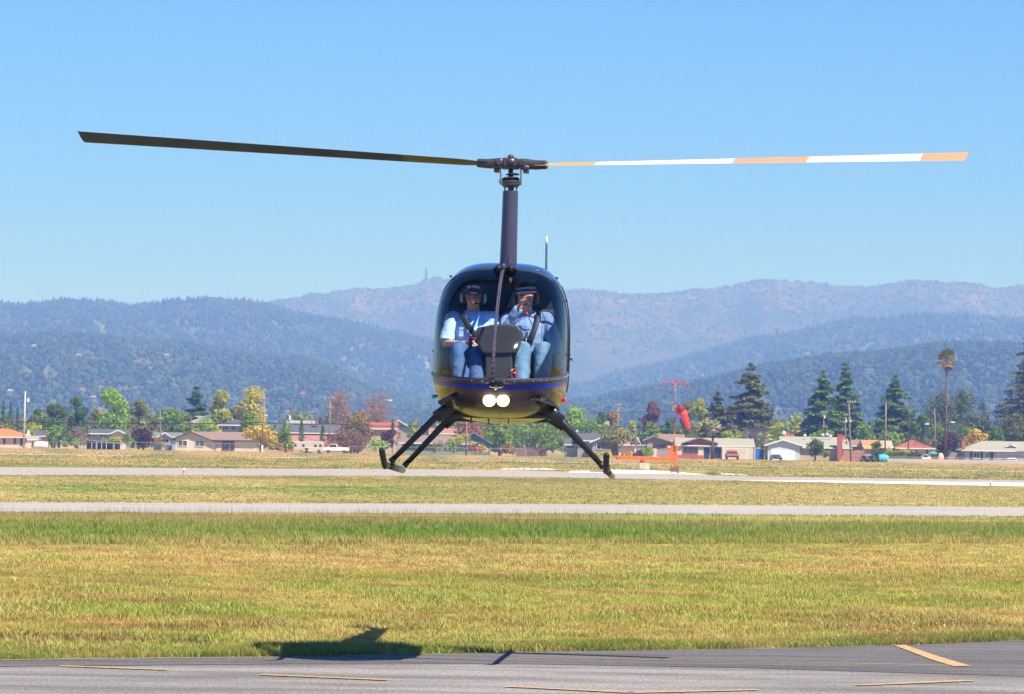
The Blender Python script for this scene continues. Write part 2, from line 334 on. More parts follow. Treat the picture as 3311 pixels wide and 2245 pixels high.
# dark green tall band, seed stalks before the taxiway
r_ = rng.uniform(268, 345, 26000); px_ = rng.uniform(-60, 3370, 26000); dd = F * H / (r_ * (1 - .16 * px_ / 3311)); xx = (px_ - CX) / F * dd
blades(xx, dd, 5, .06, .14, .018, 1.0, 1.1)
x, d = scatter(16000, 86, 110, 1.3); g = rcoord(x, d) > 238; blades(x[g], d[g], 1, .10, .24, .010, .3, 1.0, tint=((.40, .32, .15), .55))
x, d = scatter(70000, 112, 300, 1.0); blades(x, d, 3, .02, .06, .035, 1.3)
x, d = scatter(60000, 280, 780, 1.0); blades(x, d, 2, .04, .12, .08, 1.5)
M_grass = mat('grass_blades', (1, 1, 1), .55, attr='Col', var=.12, vscale=2, spec=.25, trans=.3)
go = npmesh('grass', np.concatenate(Vs), np.concatenate(Fs), M_grass, np.concatenate(Cs)); tag(go, 'mixed green and straw coloured grass covering the airfield', 'grass', kind='stuff')
# orange poppies in the far field and a few weeds by the apron
fx = []; fd = []
r_ = np.concatenate([rng.uniform(48, 66, 1500), rng.uniform(60, 76, 300)]); px_ = np.concatenate([rng.uniform(2150, 3311, 1500), rng.uniform(300, 1650, 300)])
dd = F * H / (r_ * (1 - .16 * px_ / 3311)); xx = (px_ - CX) / F * dd
g_ = [GP(a, np.interp(a, [p[0] for p in EDGE], [p[1] for p in EDGE]) - b) for a, b in zip(rng.uniform(2690, 3060, 46), rng.uniform(14, 40, 46))]
def petals(X, Y, z, s):
    n = len(X); V = np.zeros((n, 4, 3)); a = rng.uniform(0, 6.28, n)
    for k in range(4):
        V[:, k, 0] = X + s * np.cos(a + k * 1.57); V[:, k, 1] = Y + s * np.sin(a + k * 1.57) * .5; V[:, k, 2] = z + s * .8 * np.sin(a * 3 + k * 1.57)
    return V.reshape(-1, 3), (np.arange(n)[:, None] * 4 + [0, 1, 2, 3])
v1, f1 = petals(xx, dd, rng.uniform(.08, .25, len(xx)), .05); v2, f2 = petals(np.array([p.x for p in g_]), np.array([p.y for p in g_]), rng.uniform(.05, .12, len(g_)), .009)
tag(npmesh('poppies', np.concatenate([v1, v2]), np.concatenate([f1, f2 + len(v1)]), mat('poppy_petals', (.75, .42, .03), .5, trans=.3)), 'small orange poppies scattered in the grass', 'flowers', kind='stuff')
# ================================================================== HILLS
def pinterp(pl, x): return np.interp(x, [p[0] for p in pl], [p[1] for p in pl])
def hill(name, ridge, d_r, d_b, m, seed, spur=0.12, nu=380, nv=60, rough=.010, c1=None):
    xs = np.linspace(ridge[0][0], ridge[-1][0], nu); vv = np.linspace(0, 1.25, nv)
    PX, VV = np.meshgrid(xs, vv); ry = pinterp(ridge, PX)
    zt = H + (hor(PX) - ry) / F * d_r
    D = d_b + (d_r - d_b) * VV
    bearing = (PX - CX) / F
    prof = np.where(VV < 1, np.sin(np.clip(VV, 0, 1) * math.pi / 2) ** 1.15, 1 - (VV - 1) * 2.2)
    sp = (fbm(PX / 190 + 7 * seed, VV * 2.6 + PX / 500, seed) - .5) * 2 * np.clip(1 - np.abs(VV - .55) / .5, 0, 1)
    Z = zt * (prof + spur * sp) + zt * rough * (fbm(PX / 9, VV * 40, seed + 9, 3) - .5) * 2 * np.clip(VV * 3, 0, 1)
    Z[0] = -5; X = bearing * D
    V = np.stack([X, D, Z], -1).reshape(-1, 3)
    i, j = np.meshgrid(np.arange(nv - 1), np.arange(nu - 1), indexing='ij')
    Fq = np.stack([i * nu + j, i * nu + j + 1, (i + 1) * nu + j + 1, (i + 1) * nu + j], -1).reshape(-1, 4)
    cc = c1(PX, VV, D) if c1 else None
    o = npmesh(name, V, Fq, m, None if cc is None else cc.reshape(-1, 3), smooth=True); tag(o, kind='structure')
    return (xs, vv, X, D, Z)
def hgrid(hl, px, v):
    xs, vv, X, D, Z = hl; i = np.interp(px, xs, np.arange(len(xs))); j = np.interp(v, vv, np.arange(len(vv)))
    i0 = np.clip(i.astype(int), 0, len(xs) - 2); j0 = np.clip(j.astype(int), 0, len(vv) - 2); a = i - i0; b = j - j0
    g = lambda G: (G[j0, i0] * (1 - a) + G[j0, i0 + 1] * a) * (1 - b) + (G[j0 + 1, i0] * (1 - a) + G[j0 + 1, i0 + 1] * a) * b
    return g(X), g(D), g(Z)
def far_col(PX, VV, D):
    g = np.array((.035, .040, .018)); r = np.array((.092, .056, .034)); t = np.array((.20, .125, .075))
    n = fbm(PX / 90, VV * 26, 5); n2 = fbm(PX / 26 + VV * 3, VV * 80, 8)
    k = np.clip((n - .40) * 3 + (VV - .55) * 1.2, 0, 1)[..., None]; c = g * (1 - k) + r * k
    p = np.clip((n2 - .60) * 9, 0, 1) * np.clip((fbm(PX / 130, VV * 16, 15) - .5) * 7, 0, 1) * (VV > .45)
    # scraped bands under the crest to the right of the helicopter
    band = np.exp(-((VV - (.70 + .00012 * (PX - 1850))) / .035) ** 2) * ((PX > 1830) & (PX < 2250)) * np.clip((n2 - .42) * 5, 0, 1)
    loop = np.exp(-((np.hypot((PX - 1230) / 75, (VV - .66) / .05) - 1) / .14) ** 2) * (fbm(PX / 20, VV * 20, 3) > .42) * .8
    p = np.clip(p * .8 + band * .9 + loop * .8, 0, 1)[..., None]
    return (c * (1 - p) + t * p) * (.7 + .6 * fbm(PX / 8, VV * 110, 44))[..., None]
def wood_col(PX, VV, D):
    a = np.array((.030, .045, .014)); b = np.array((.075, .085, .025)); t = np.array((.18, .15, .07))
    k = fbm(PX / 22, VV * 14, 6)[..., None]; c = a * (1 - k) + b * k
    p = np.clip((fbm(PX / 30, VV * 22, 19) - .66) * 9, 0, 1)[..., None] * (VV < .8)[..., None]
    return c * (1 - p) + t * p
M_hill = mat('hill_ground', (1, 1, 1), 1.0, attr='Col', var=.25, vscale=.02, spec=.05)
R1 = [(-600, 1000), (0, 1015), (600, 1010), (860, 993), (960, 977), (1000, 965), (1060, 955), (1150, 940), (1210, 944), (1280, 938), (1340, 925), (1372, 908), (1398, 907), (1450, 915), (1600, 935), (1838, 960), (1900, 958), (1960, 961), (2050, 960), (2120, 957), (2200, 953), (2280, 942), (2350, 940), (2420, 930), (2480, 922), (2600, 925), (2680, 938), (2740, 942), (2850, 933), (2950, 923), (3050, 925), (3150, 930), (3210, 944), (3311, 938), (3900, 960)]
R2 = [(-600, 1000), (0, 990), (72, 999), (157, 990), (205, 982), (253, 987), (301, 983), (380, 992), (422, 999), (458, 993), (524, 992), (602, 987), (693, 982), (741, 985), (807, 990), (855, 997), (940, 1017), (1024, 1039), (1114, 1051), (1193, 1069), (1265, 1087), (1325, 1099), (1400, 1117), (1700, 1190), (1950, 1290), (2050, 1330)]
R2b = [(-600, 1080), (0, 1095), (300, 1100), (600, 1122), (700, 1140), (900, 1162), (1000, 1172), (1080, 1192), (1130, 1217), (1170, 1250), (1230, 1270), (1500, 1310), (1700, 1345)]
R3 = [(1650, 1345), (1850, 1270), (2000, 1216), (2120, 1195), (2200, 1175), (2300, 1150), (2400, 1120), (2550, 1095), (2650, 1070), (2720, 1052), (2850, 1046), (2950, 1032), (3050, 1036), (3100, 1030), (3160, 1046), (3311, 1050), (3900, 1060)]
R3b = [(1750, 1330), (2100, 1265), (2300, 1235), (2500, 1190), (2700, 1165), (2900, 1140), (3100, 1120), (3311, 1130), (3900, 1120)]
h1 = hill('far_ridge', R1, 9500, 6700, M_hill, 3, .10, 480, 200, .012, far_col)
h2 = hill('wooded_ridge', R2, 6400, 5300, M_hill, 5, .10, 300, 50, .008, wood_col)
h2b = hill('wooded_foothill', R2b, 5000, 3000, M_hill, 7, .12, 240, 40, .008, wood_col)
h3 = hill('wooded_ridge', R3, 6900, 5000, M_hill, 11, .08, 260, 50, .006, wood_col)
h3b = hill('wooded_foothill', R3b, 4100, 2900, M_hill, 13, .12, 260, 40, .006, wood_col)
# forest: low-poly crowns, broadleaf domes and conifer spires, on each wooded hill
def crown_variant(kind, seed):
    bm = bmesh.new(); r = random.Random(seed)
    if kind == 'dome':
        bmesh.ops.create_icosphere(bm, subdivisions=1, radius=1)
        for v in bm.verts: v.co = v.co * r.uniform(.55, 1.2); v.co.z = v.co.z * .85 + .5
    else:
        n = 5; bm.free(); bm = bmesh.new(); rings = []
        for q, (rr, zz) in enumerate([(1, 0), (.5, .9), (.7, .8), (.2, 1.8)]):
            rings.append([bm.verts.new((rr * r.uniform(.75, 1.2) * math.cos(6.283 * k / n + q), rr * r.uniform(.75, 1.2) * math.sin(6.283 * k / n + q), zz + r.uniform(-.06, .06))) for k in range(n)])
        tip = bm.verts.new((0, 0, 2.5))
        for a, b in zip(rings[:-1], rings[1:]):
            for k in range(n): bm.faces.new((a[k], a[(k + 1) % n], b[(k + 1) % n], b[k]))
        for k in range(n): bm.faces.new((rings[-1][k], rings[-1][(k + 1) % n], tip))
    bmesh.ops.triangulate(bm, faces=bm.faces); bm.verts.ensure_lookup_table()
    V = np.array([v.co[:] for v in bm.verts]); Ff = np.array([[v.index for v in f.verts] for f in bm.faces]); bm.free(); return V, Ff
DOMES = [crown_variant('dome', s) for s in range(4)]; SPIRES = [crown_variant('spire', s) for s in range(4)]
M_forest = mat('forest_crowns', (1, 1, 1), .9, attr='Col', var=.35, vscale=.12, spec=.05)
def forest(name, label, hl, n, px0, px1, v0, v1, s0, s1, spire, seed):
    r = np.random.default_rng(seed); px = r.uniform(px0, px1, n); v = r.uniform(v0, v1, n) ** .9
    keep = fbm(px / 30, v * 22, 19) < .68; px = px[keep]; v = v[keep]; x, y, z = hgrid(hl, px, v)
    keep = z > 3; px, v, x, y, z = px[keep], v[keep], x[keep], y[keep], z[keep]
    VV = []; FF = []; CC = []; b = 0; R9 = r.random((len(x), 6)); cl = fbm(px / 40, v * 10, seed); pat = fbm(px / 70, v * 9, seed + 31)
    for k in range(len(x)):
        sp = r.random() < spire * (0.3 + 1.4 * cl[k]); g, f = (SPIRES if sp else DOMES)[r.integers(4)]
        s = r.uniform(s0, s1) * (1.0 if not sp else .62); a = r.uniform(0, 6.28); ca, sa = math.cos(a), math.sin(a)
        P = np.stack([g[:, 0] * ca - g[:, 1] * sa, g[:, 0] * sa + g[:, 1] * ca, g[:, 2] * r.uniform(.8, 1.25)], -1) * s
        VV.append(P + (x[k], y[k], z[k] - s * .2)); FF.append(f + b); b += len(g)
        base = np.array((.026, .040, .016)) if sp else np.array((.044, .062, .018)) * (1 + .4 * (r.random() > .8)) ; base = base * r.uniform(.8, 1.2) * (.55 + .6 * pat[k])
        CC.append(np.tile(base, (len(g), 1)))
    tag(npmesh(name, np.concatenate(VV), np.concatenate(FF), M_forest, np.concatenate(CC)), label, 'forest', kind='stuff')
forest('forest', 'dense dark forest covering the left ridge', h2, 14000, -150, 2000, .12, 1.03, 3.5, 8.5, .85, 1)
forest('forest', 'green wooded slopes of the lower left foothill', h2b, 17000, -150, 1680, .03, 1.02, 1.6, 4.6, .5, 2)
forest('forest', 'tall forest along the right hand ridge', h3, 9000, 1680, 3500, .15, 1.03, 4.2, 9.5, .8, 3)
forest('forest', 'wooded foothill behind the palm and the conifers', h3b, 16000, 1780, 3500, .03, 1.02, 1.6, 4.6, .65, 4)
forest('forest', 'sparse dark scrub and trees dotted over the far ridge', h1, 6500, 500, 3500, .35, 1.02, 2.2, 6.0, .3, 5)
# haze
hb = MB().box((0, 5500, 218), (12000, 13000, 438)).build('haze', None)
hm = bpy.data.materials.new('haze_air'); hm.use_nodes = True; hn = hm.node_tree; hn.nodes.remove(hn.nodes['Principled BSDF'])
pv = hn.nodes.new('ShaderNodeVolumePrincipled'); pv.inputs['Color'].default_value = (.25, .45, 1.0, 1); pv.inputs['Absorption Color'].default_value = (1, 1, 1, 1); pv.inputs['Density'].default_value = 2.15e-4; pv.inputs['Anisotropy'].default_value = 0.0
hn.links.new(pv.outputs[0], hn.nodes['Material Output'].inputs['Volume']); hb.data.materials.append(hm); tag(hb, 'pale blue summer haze over the valley', 'haze', kind='stuff')
# ================================================================== HELICOPTER
HD = 34.7
hloc = DP(1618, 1512, HD)
HM = Matrix.Translation(hloc) @ Matrix.Rotation(math.radians(-3.0), 4, 'Z') @ Matrix.Rotation(math.radians(-2.4), 4, 'X') @ Matrix.Rotation(math.radians(0.7), 4, 'Y')
HI = HM.inverted()
def HP(px, py, yl):
    o = HI @ CAM; d = HI.to_3x3() @ ray(px, py); return o + d * ((yl - o.y) / d.y)
heli = empty('helicopter', (0, 0, 0), 'dark blue two seat helicopter hovering over the grass with landing lights lit', 'helicopter'); heli.matrix_world = HM
M_navy = mat('navy_gloss_paint', (.012, .014, .032), .12, var=.15, vscale=3, coat=1.0, spec=.6)
M_charc = mat('nose_charcoal_paint', (.050, .034, .031), .26, var=.12, vscale=3, coat=.38, spec=.35)
M_slate = mat('slate_satin_paint', (.065, .058, .095), .32, metal=.25, var=.08, vscale=4)
M_blk = mat('black_satin_metal', (.014, .014, .015), .35, var=.2, vscale=12, spec=.5)
M_dark = mat('black_trim', (.012, .012, .014), .6, var=.15)
M_int = mat('cabin_lining', (.020, .024, .034), .8, var=.2)
M_steel = mat('worn_steel', (.32, .31, .30), .35, metal=.8, var=.2, vscale=20)
M_skidm = mat('skid_underside_metal', (.36, .35, .31), .4, metal=.5, var=.2, vscale=12)
M_hubm = mat('rotor_hub_metal', (.10, .085, .09), .35, metal=.5, var=.3, vscale=20)
M_blue = mat('blue_stripe_paint', (.0, .02, .36), .35, coat=.15, var=.05, spec=.2)
def glass(name, tr, refl_rough=.015, ior=1.33):
    m = bpy.data.materials.new(name); m.use_nodes = True; n = m.node_tree; n.nodes.remove(n.nodes['Principled BSDF'])
    t = n.nodes.new('ShaderNodeBsdfTransparent'); t.inputs[0].default_value = (*tr, 1)
    g = n.nodes.new('ShaderNodeBsdfGlossy'); g.inputs['Roughness'].default_value = refl_rough
    fr = n.nodes.new('ShaderNodeFresnel'); fr.inputs[0].default_value = ior
    mx = n.nodes.new('ShaderNodeMixShader'); n.links.new(fr.outputs[0], mx.inputs[0]); n.links.new(t.outputs[0], mx.inputs[1]); n.links.new(g.outputs[0], mx.inputs[2])
    n.links.new(mx.outputs[0], n.nodes['Material Output'].inputs[0]); return m
M_glass = glass('windshield_acrylic', (.98, .99, 1.0), .075); M_dglass = glass('door_window_acrylic', (.75, .82, .90))
# ---- hull shape
YN = -1.55
def cub(u, a, b): return (1 - (1 - np.clip(u, 0, 1)) ** a) ** (1 / b)
REAR = np.array([(0, .385, 1.765, .567), (.2, .39, 1.75, .555), (.5, .40, 1.67, .52), (.8, .46, 1.53, .43), (1.1, .58, 1.36, .31), (1.4, .76, 1.22, .19), (1.6, .88, 1.16, .145)])
def hull(y):
    y = np.asarray(y, float)
    ft = cub((y - YN) / 1.5, 1.7, 1.5); fb = cub((y - YN) / 1.05, 3, 1.9); fw = cub((y - YN) / 1.1, 2.5, 2.1)
    zt = .80 + .965 * ft; zb = .80 - .415 * fb; hw = .001 + .566 * fw
    r = y > 0
    zt = np.where(r, np.interp(y, REAR[:, 0], REAR[:, 2]), zt); zb = np.where(r, np.interp(y, REAR[:, 0], REAR[:, 1]), zb); hw = np.where(r, np.interp(y, REAR[:, 0], REAR[:, 3]), hw)
    k = np.clip((y - YN) / .95, 0, 1); zm = .80 + .10 * k + np.where(r, np.interp(y, [0, 1.6], [0, .12]), 0); pu = 2.2 + 1.3 * k; pl = 2.2 + 1.0 * k
    pu = np.where(r, np.interp(y, [0, 1.6], [3.5, 2.2]), pu); pl = np.where(r, np.interp(y, [0, 1.6], [3.2, 2.2]), pl)
    return zt, zb, hw, zm, pu, pl
def hullF(x, y, z):
    zt, zb, hw, zm, pu, pl = hull(y)
    up = z > zm; dz = np.where(up, zt - zm, zm - zb) + 1e-6; p = np.where(up, pu, pl)
    return (np.abs(x) / hw) ** p + (np.abs(z - zm) / dz) ** p - 1
def front_y(x, z):                       # where a ray from the front meets the hull
    a, b = YN, 0.0
    if hullF(x, b, z) > 0: return None
    for _ in range(40):
        m = (a + b) / 2
        if hullF(x, m, z) > 0: a = m
        else: b = m
    return b
def radial(th, z, off=0.0, cy=-0.45):    # where a horizontal ray from (0,cy,z) meets the hull
    a, b = 0.0, 1.6; dx, dy = math.sin(th), -math.cos(th)
    for _ in range(40):
        m = (a + b) / 2
        if hullF(dx * m, cy + dy * m, z) < 0: a = m
        else: b = m
    return Vector((dx * (a + off), cy + dy * (a + off), z))
NPH = 120; ys = np.concatenate([YN + .0015 + 0.5 * np.linspace(0, 1, 34) ** 2.2, np.linspace(-1.03, 1.6, 60)])
bm = bmesh.new(); rings = []
for y in ys:
    zt, zb, hw, zm, pu, pl = [float(q) for q in hull(y)]; ring = []
    for k in range(NPH):
        a = 2 * math.pi * (k + .5) / NPH - math.pi / 2; c_, s_ = math.cos(a), math.sin(a); p = pu if s_ > 0 else pl
        x = hw * math.copysign(abs(c_) ** (2 / p), c_); z = zm + (zt - zm if s_ > 0 else zm - zb) * math.copysign(abs(s_) ** (2 / p), s_)
        ring.append(bm.verts.new((x, y, z)))
    rings.append(ring)
for a, b in zip(rings[:-1], rings[1:]):
    for k in range(NPH): bm.faces.new((a[k], a[(k + 1) % NPH], b[(k + 1) % NPH], b[k]))
tip = bm.verts.new((0, YN, .80))
for k in range(NPH): bm.faces.new((rings[0][(k + 1) % NPH], rings[0][k], tip))
bm.faces.new(rings[-1][::-1])
# cutting planes
sA = HP(1606, 1226, -1.47); sB = HP(1403, 1200, -.62)
SL = (sB.z - sA.z) / (sB.y - sA.y); Z0 = sA.z - SL * sA.y
def zsplit(y): return Z0 + SL * y
nS = Vector((0, -SL, 1)).normalized(); pS = Vector((0, 0, Z0))
nD = Vector((0, 1, .33)).normalized(); pD = Vector((0, -.53, 1.66))       # windshield rear edge
pR = Vector((0, .06, 0)); nR = Vector((0, 1, 0))
pN = Vector((0, -.62, 0))
for co, no in ((pS, nS), (pD, nD), (pR, nR), (Vector((0, -.82, 0)), Vector((0, 1, .0))), (Vector((0, -.04, 0)), nR), (Vector((0, 0, 1.60)), Vector((0, 0, 1)))):
    bmesh.ops.bisect_plane(bm, geom=list(bm.verts) + list(bm.edges) + list(bm.faces), plane_co=co, plane_no=no)
bmesh.ops.bisect_plane(bm, geom=list(bm.verts) + list(bm.edges) + list(bm.faces), plane_co=(0, 0, 0), plane_no=(1, 0, 0))
bmesh.ops.recalc_face_normals(bm, faces=bm.faces)
groups = {}
for f in bm.faces:
    c = f.calc_center_median(); above = (c - pS).dot(nS) > 0; fwd = (c - pD).dot(nD) < 0
    if above and fwd: g = 'wind_l' if c.x < 0 else 'wind_r'
    elif above and c.y < -.04 and c.z < 1.60 and not fwd: g = 'dwin_l' if c.x < 0 else 'dwin_r'
    elif not above and -.82 < c.y < -.04 and c.z > .62: g = 'door_l' if c.x < 0 else 'door_r'
    elif c.y > .06: g = 'cowl'
    elif above and c.z > .9: g = 'roof'
    else: g = 'nose'
    groups.setdefault(g, []).append(f)
def sub(name, gs, m, solid=.008, parent=heli):
    vi = {}; vs = []; fs = []
    for g in gs:
        for f in groups.get(g, []):
            ff = []
            for v in f.verts:
                if v.index not in vi: vi[v.index] = len(vs); vs.append(v.co[:])
                ff.append(vi[v.index])
            fs.append(ff)
    o = MB().add(vs, fs).build(name, m, parent, smooth=True, fix=False)
    if solid: md = o.modifiers.new('shell', 'SOLIDIFY'); md.thickness = solid; md.offset = -1; o.data.materials.append(M_int); md.material_offset = 1
    return o
bm.verts.index_update()
sub('fuselage', ['nose'], M_charc); sub('roof', ['roof'], M_navy); sub('engine_cowling', ['cowl'], M_charc)
for sd in 'lr':
    w = sub('windshield', ['wind_' + sd], M_glass, 0)
    d = sub('door', ['door_' + sd], M_charc); dw = sub('door_window', ['dwin_' + sd], M_dglass, 0, parent=d)
bm.free()
# ---- frames: strip along the windshield bottom, centre seam, door post line, stripe
def hull_strip(name, za, zb_, th0, th1, m, off, n=80, parent=heli, slope=True):
    vs = []
    for k in range(n + 1):
        th = th0 + (th1 - th0) * k / n
        for dz in (za, zb_):
            z = 1.0
            for _ in range(6):
                p = radial(th, z, off); z = zsplit(p.y) + dz
            vs.append(radial(th, z, off))
    return MB().add(vs, [(2 * k, 2 * k + 1, 2 * k + 3, 2 * k + 2) for k in range(n)]).build(name, m, parent, smooth=True)
def riv(name, pts, r, parent):
    b = MB()
    for p in pts: b.ell(p, r, 6, 4)
    o = b.build(name, M_steel, parent, smooth=True); o['kind'] = 'stuff'; return o
fr = hull_strip('windshield_frame', .006, -.040, -1.75, 1.75, M_slate, .006)
bevel(fr, .001); md = fr.modifiers.new('t', 'SOLIDIFY'); md.thickness = .006
rp = []
for k in range(41):
    th = -1.7 + 3.4 * k / 40; z = 1
    for _ in range(6): p = radial(th, z, .012); z = zsplit(p.y) - .018
    rp.append(radial(th, z, .012))
riv('rivet', rp, .0055, fr)
hull_strip('blue_stripe', -.052, -.088, -1.35, 1.60, M_blue, .004)
# centre seam from the bottom frame up to the mast
def top_line(n, y0, y1, off=0.0, x=0.0):
    out = []
    for k in range(n):
        y = y0 + (y1 - y0) * k / (n - 1); lo = zsplit(y) - .02; hi = 1.9
        for _ in range(40):
            m = (lo + hi) / 2
            if hullF(x, y, m) < 0: lo = m
            else: hi = m
        out.append(Vector((x, y, lo + off)))
    return out
ysm = -1.545 + (1.545 - .30) * (np.linspace(0, 1, 40) ** 1.6)
cl = []
for z in np.linspace(zsplit(-1.5) - .01, .84, 10):
    y = front_y(0.0, float(z)); cl.append(Vector((0, y, float(z))))
for y in ysm:
    p = top_line(2, y, y)[0]
    if p.z > cl[-1].z + .012: cl.append(p)
vs = []
for i, p in enumerate(cl):
    t = (cl[min(i + 1, len(cl) - 1)] - cl[max(i - 1, 0)]).normalized(); nrm = Vector((0, -t.z, t.y))
    for sx, o_ in ((-.015, .001), (-.010, .009), (.010, .009), (.015, .001)): vs.append(p + nrm * o_ + Vector((sx, 0, 0)))
seam = MB().add(vs, [(4 * i + a, 4 * i + a + 1, 4 * i + a + 5, 4 * i + a + 4) for i in range(len(cl) - 1) for a in range(3)]).build('windshield_divider', M_slate, heli)
rp = []; acc = 0
for a, b in zip(cl[:-1], cl[1:]):
    acc += (b - a).length
    if acc > .035:
        acc = 0; t = (b - a).normalized(); nrm = Vector((0, -t.z, t.y)).normalized(); rp += [b + nrm * .011 + Vector((-.008, 0, 0)), b + nrm * .010 + Vector((.008, 0, 0))]
riv('rivet', rp, .004, seam)
# door post / roof edge line: dark strip along the windshield rear cut
def cut_line(off=.004):
    pts = []
    for k in range(140):
        a = -.75 + (math.pi + 1.5) * k / 139; ca, sa = math.cos(a), math.sin(a)
        # ray in the cut plane from a centre point
        c0 = Vector((0, 0, 1.15)); c0.y = pD.y - (c0.z - pD.z) * .33; dirv = Vector((ca, -sa * .33, sa))
        lo, hi = 0.0, 1.2
        for _ in range(36):
            m = (lo + hi) / 2; q = c0 + dirv * m
            if hullF(q.x, q.y, q.z) < 0: lo = m
            else: hi = m
        q = c0 + dirv * (lo + off)
        if q.z > zsplit(q.y) - .005: pts.append(q)
    return pts
cp = cut_line(-.004); o = MB().tube(cp, .010, 6).build('door_post', M_dark, heli, smooth=True)
for s in (-1, 1):                         # rear door post and roof side seam on each door
    pts = []
    for k in range(30):
        z = .66 + (1.58 - .66) * k / 29; lo, hi = 0, .7
        for _ in range(30):
            m = (lo + hi) / 2
            if hullF(m, -.04, z) < 0: lo = m
            else: hi = m
        pts.append((s * (lo + .002), -.04, z))
    MB().tube(pts, .005, 6).build('door_frame', M_dark, heli, smooth=True)
    for (px, py) in (((1427, 964), (1457, 894), (1401, 1136)) if s < 0 else ((1832, 974), (1801, 900), (1842, 1148))):
        q = HP(px, py, -.5); lug = MB().ell((0, 0, 0), (.010, .022, .012), 8, 6).box((s * -.004, 0, 0), (.016, .05, .010)).build('door_hinge', M_blk, heli, smooth=False); lug.location = q
# ---- nose fittings
def nose_pt(px, py):
    y = -1.3
    for _ in range(12):
        p = HP(px, py, y); f = front_y(p.x, p.z)
        if f is None: break
        y = f
    return HP(px, py, y)
def nose_n(p):
    e = .004; g = Vector([float(hullF(*(p + d * e)) - hullF(*(p - d * e))) for d in (Vector((1, 0, 0)), Vector((0, 1, 0)), Vector((0, 0, 1)))]); return g.normalized()
M_lamp = mat('landing_light_glow', (1, 1, 1), .3, emis=((1.0, .94, .78), 30.0), var=0)
for px in (1582.5, 1627):
    p = nose_pt(px, 1295.5); d = Vector((0, -1, 0))
    b = MB(); b.tube([p + Vector((0, .05, 0)), p + Vector((0, -.030, 0))], [.050, .050], 24)
    lt = b.build('landing_light', M_steel, heli, smooth=False)
    MB().tube([p + Vector((0, -.026, 0)), p + Vector((0, -.033, 0))], [.052, .049], 24).build('glow_rim', mat('warm_rim_glow', (.9, .7, .3), .3, emis=((1.0, .66, .16), 4.5), var=0), lt, smooth=True)  # added emissive ring, imitates the warm edge of the lamp's glow
    MB().tube([p + Vector((0, -.028, 0)), p + Vector((0, -.036, 0)), p + Vector((0, -.042, 0))], [.044, .040, .022], 24).build('lamp_lens', M_lamp, lt, smooth=True)
p = nose_pt(1604, 1246); n_ = nose_n(p)
b = MB(); tq = n_.to_track_quat('Z', 'Y').to_matrix()
b.ell(p, (.070, .030, .012), 24, 8, rot=Matrix.Rotation(0, 3, 'X') @ tq); iv = b.build('air_intake', M_dark, heli, smooth=True)
MB().tube([p + Vector((0, .0, -.005)), p + Vector((0, -.06, -.035)), p + Vector((0, -.16, -.037))], [.008, .007, .006], 8).build('pitot_tube', M_steel, heli, smooth=True)
# small probes and drains under the belly, whip antenna on the roof
for px in (1523, 1580, 1644):
    q = HP(px, 1362, -.5); MB().tube([q + Vector((0, 0, .03)), q + Vector((0, 0, -.022))], [.008, .005], 8).build('drain_tube', M_blk, heli)
q = HP(1616, 1362, -.9); MB().tube([q + Vector((0, 0, .05)), q + Vector((0, .02, -.10))], .0025, 6).build('belly_antenna', M_steel, heli)
a0 = HP(1766, 878, .25); a1 = HP(1767.5, 765, .25)
MB().tube([a0 - Vector((0, 0, .12)), a0, a0.lerp(a1, .5), a1], [.010, .010, .010, .008], 8).build('whip_antenna', mat('white_fibreglass', (.6, .6, .58), .4), heli, smooth=True)
# navigation lights
for px, py, col, nm in ((1824, 1294, (.55, .005, .01), 'red_navigation_lens'), (1402.5, 1283, (.0, .16, .20), 'green_navigation_lens')):
    s = 1 if px > 1600 else -1; q = HP(px, py, -.15); g = MB().tube([q + Vector((-s * .06, 0, .02)), q], .012, 8).build('navigation_light', M_blk, heli)
    MB().ell(q, (.022, .03, .021), 14, 10).build('lens', mat(nm, col, .1, coat=1, emis=(col, .3)), g, smooth=True)
# ---- mast, swashplate, hub, blades
mb0 = HP(1643, 870, 0.0); mb1 = HP(1650.8, 619, 0.0)
b = MB(); N = 28
def foil(c, rx, ry, n=N): return [Vector(c) + Vector((rx * math.cos(2 * math.pi * k / n), (ry * (1 + .5 * (math.sin(2 * math.pi * k / n) > 0))) * math.sin(2 * math.pi * k / n), 0)) for k in range(n)]
vs = []; lv = [(-.10, .085), (0, .079), (.05, .0755), (.3, .0725), (1.0, .067)]
for t, r in lv: vs += foil(mb0.lerp(mb1, t), r, r * 1.25)
fs = [(i * N + k, i * N + (k + 1) % N, (i + 1) * N + (k + 1) % N, (i + 1) * N + k) for i in range(len(lv) - 1) for k in range(N)] + [tuple((len(lv) - 1) * N + k for k in range(N))]
MB().add(vs, fs).build('mast_fairing', M_slate, heli, smooth=True).modifiers.new('e', 'EDGE_SPLIT').split_angle = .8
for s in (-1, 1):                          # intake humps at the mast foot
    q = HP(1615 if s < 0 else 1655, 872, -.46)
    MB().ell(q, (.052, .20, .042), 16, 10).build('roof_intake', M_blk, heli, smooth=True)
MB().tube([HP(1641, 853, -.3), HP(1644, 838, -.34), HP(1642, 827, -.38)], [.004, .003, .003], 6).build('temperature_probe', M_blk, heli)
hub = HP(1652, 526, 0.0); ax = (mb1 - mb0).normalized()
sh = MB().tube([mb1 - ax * .1, hub], [.022, .021], 16).build('rotor_mast', M_hubm, heli, smooth=True)
b = MB(); q = lambda py, dx=0, y=0: HP(1651.5 + dx, py, y)
sw = MB().tube([q(606), q(600), q(594)], [.062, .080, .080], 24).tube([q(592), q(586)], [.086, .086], 24).build('swashplate', M_hubm, heli)
MB().box(q(591, -2), (.19, .10, .022), Matrix.Rotation(math.radians(4), 3, 'Y')).build('scissor_link', M_steel, heli)
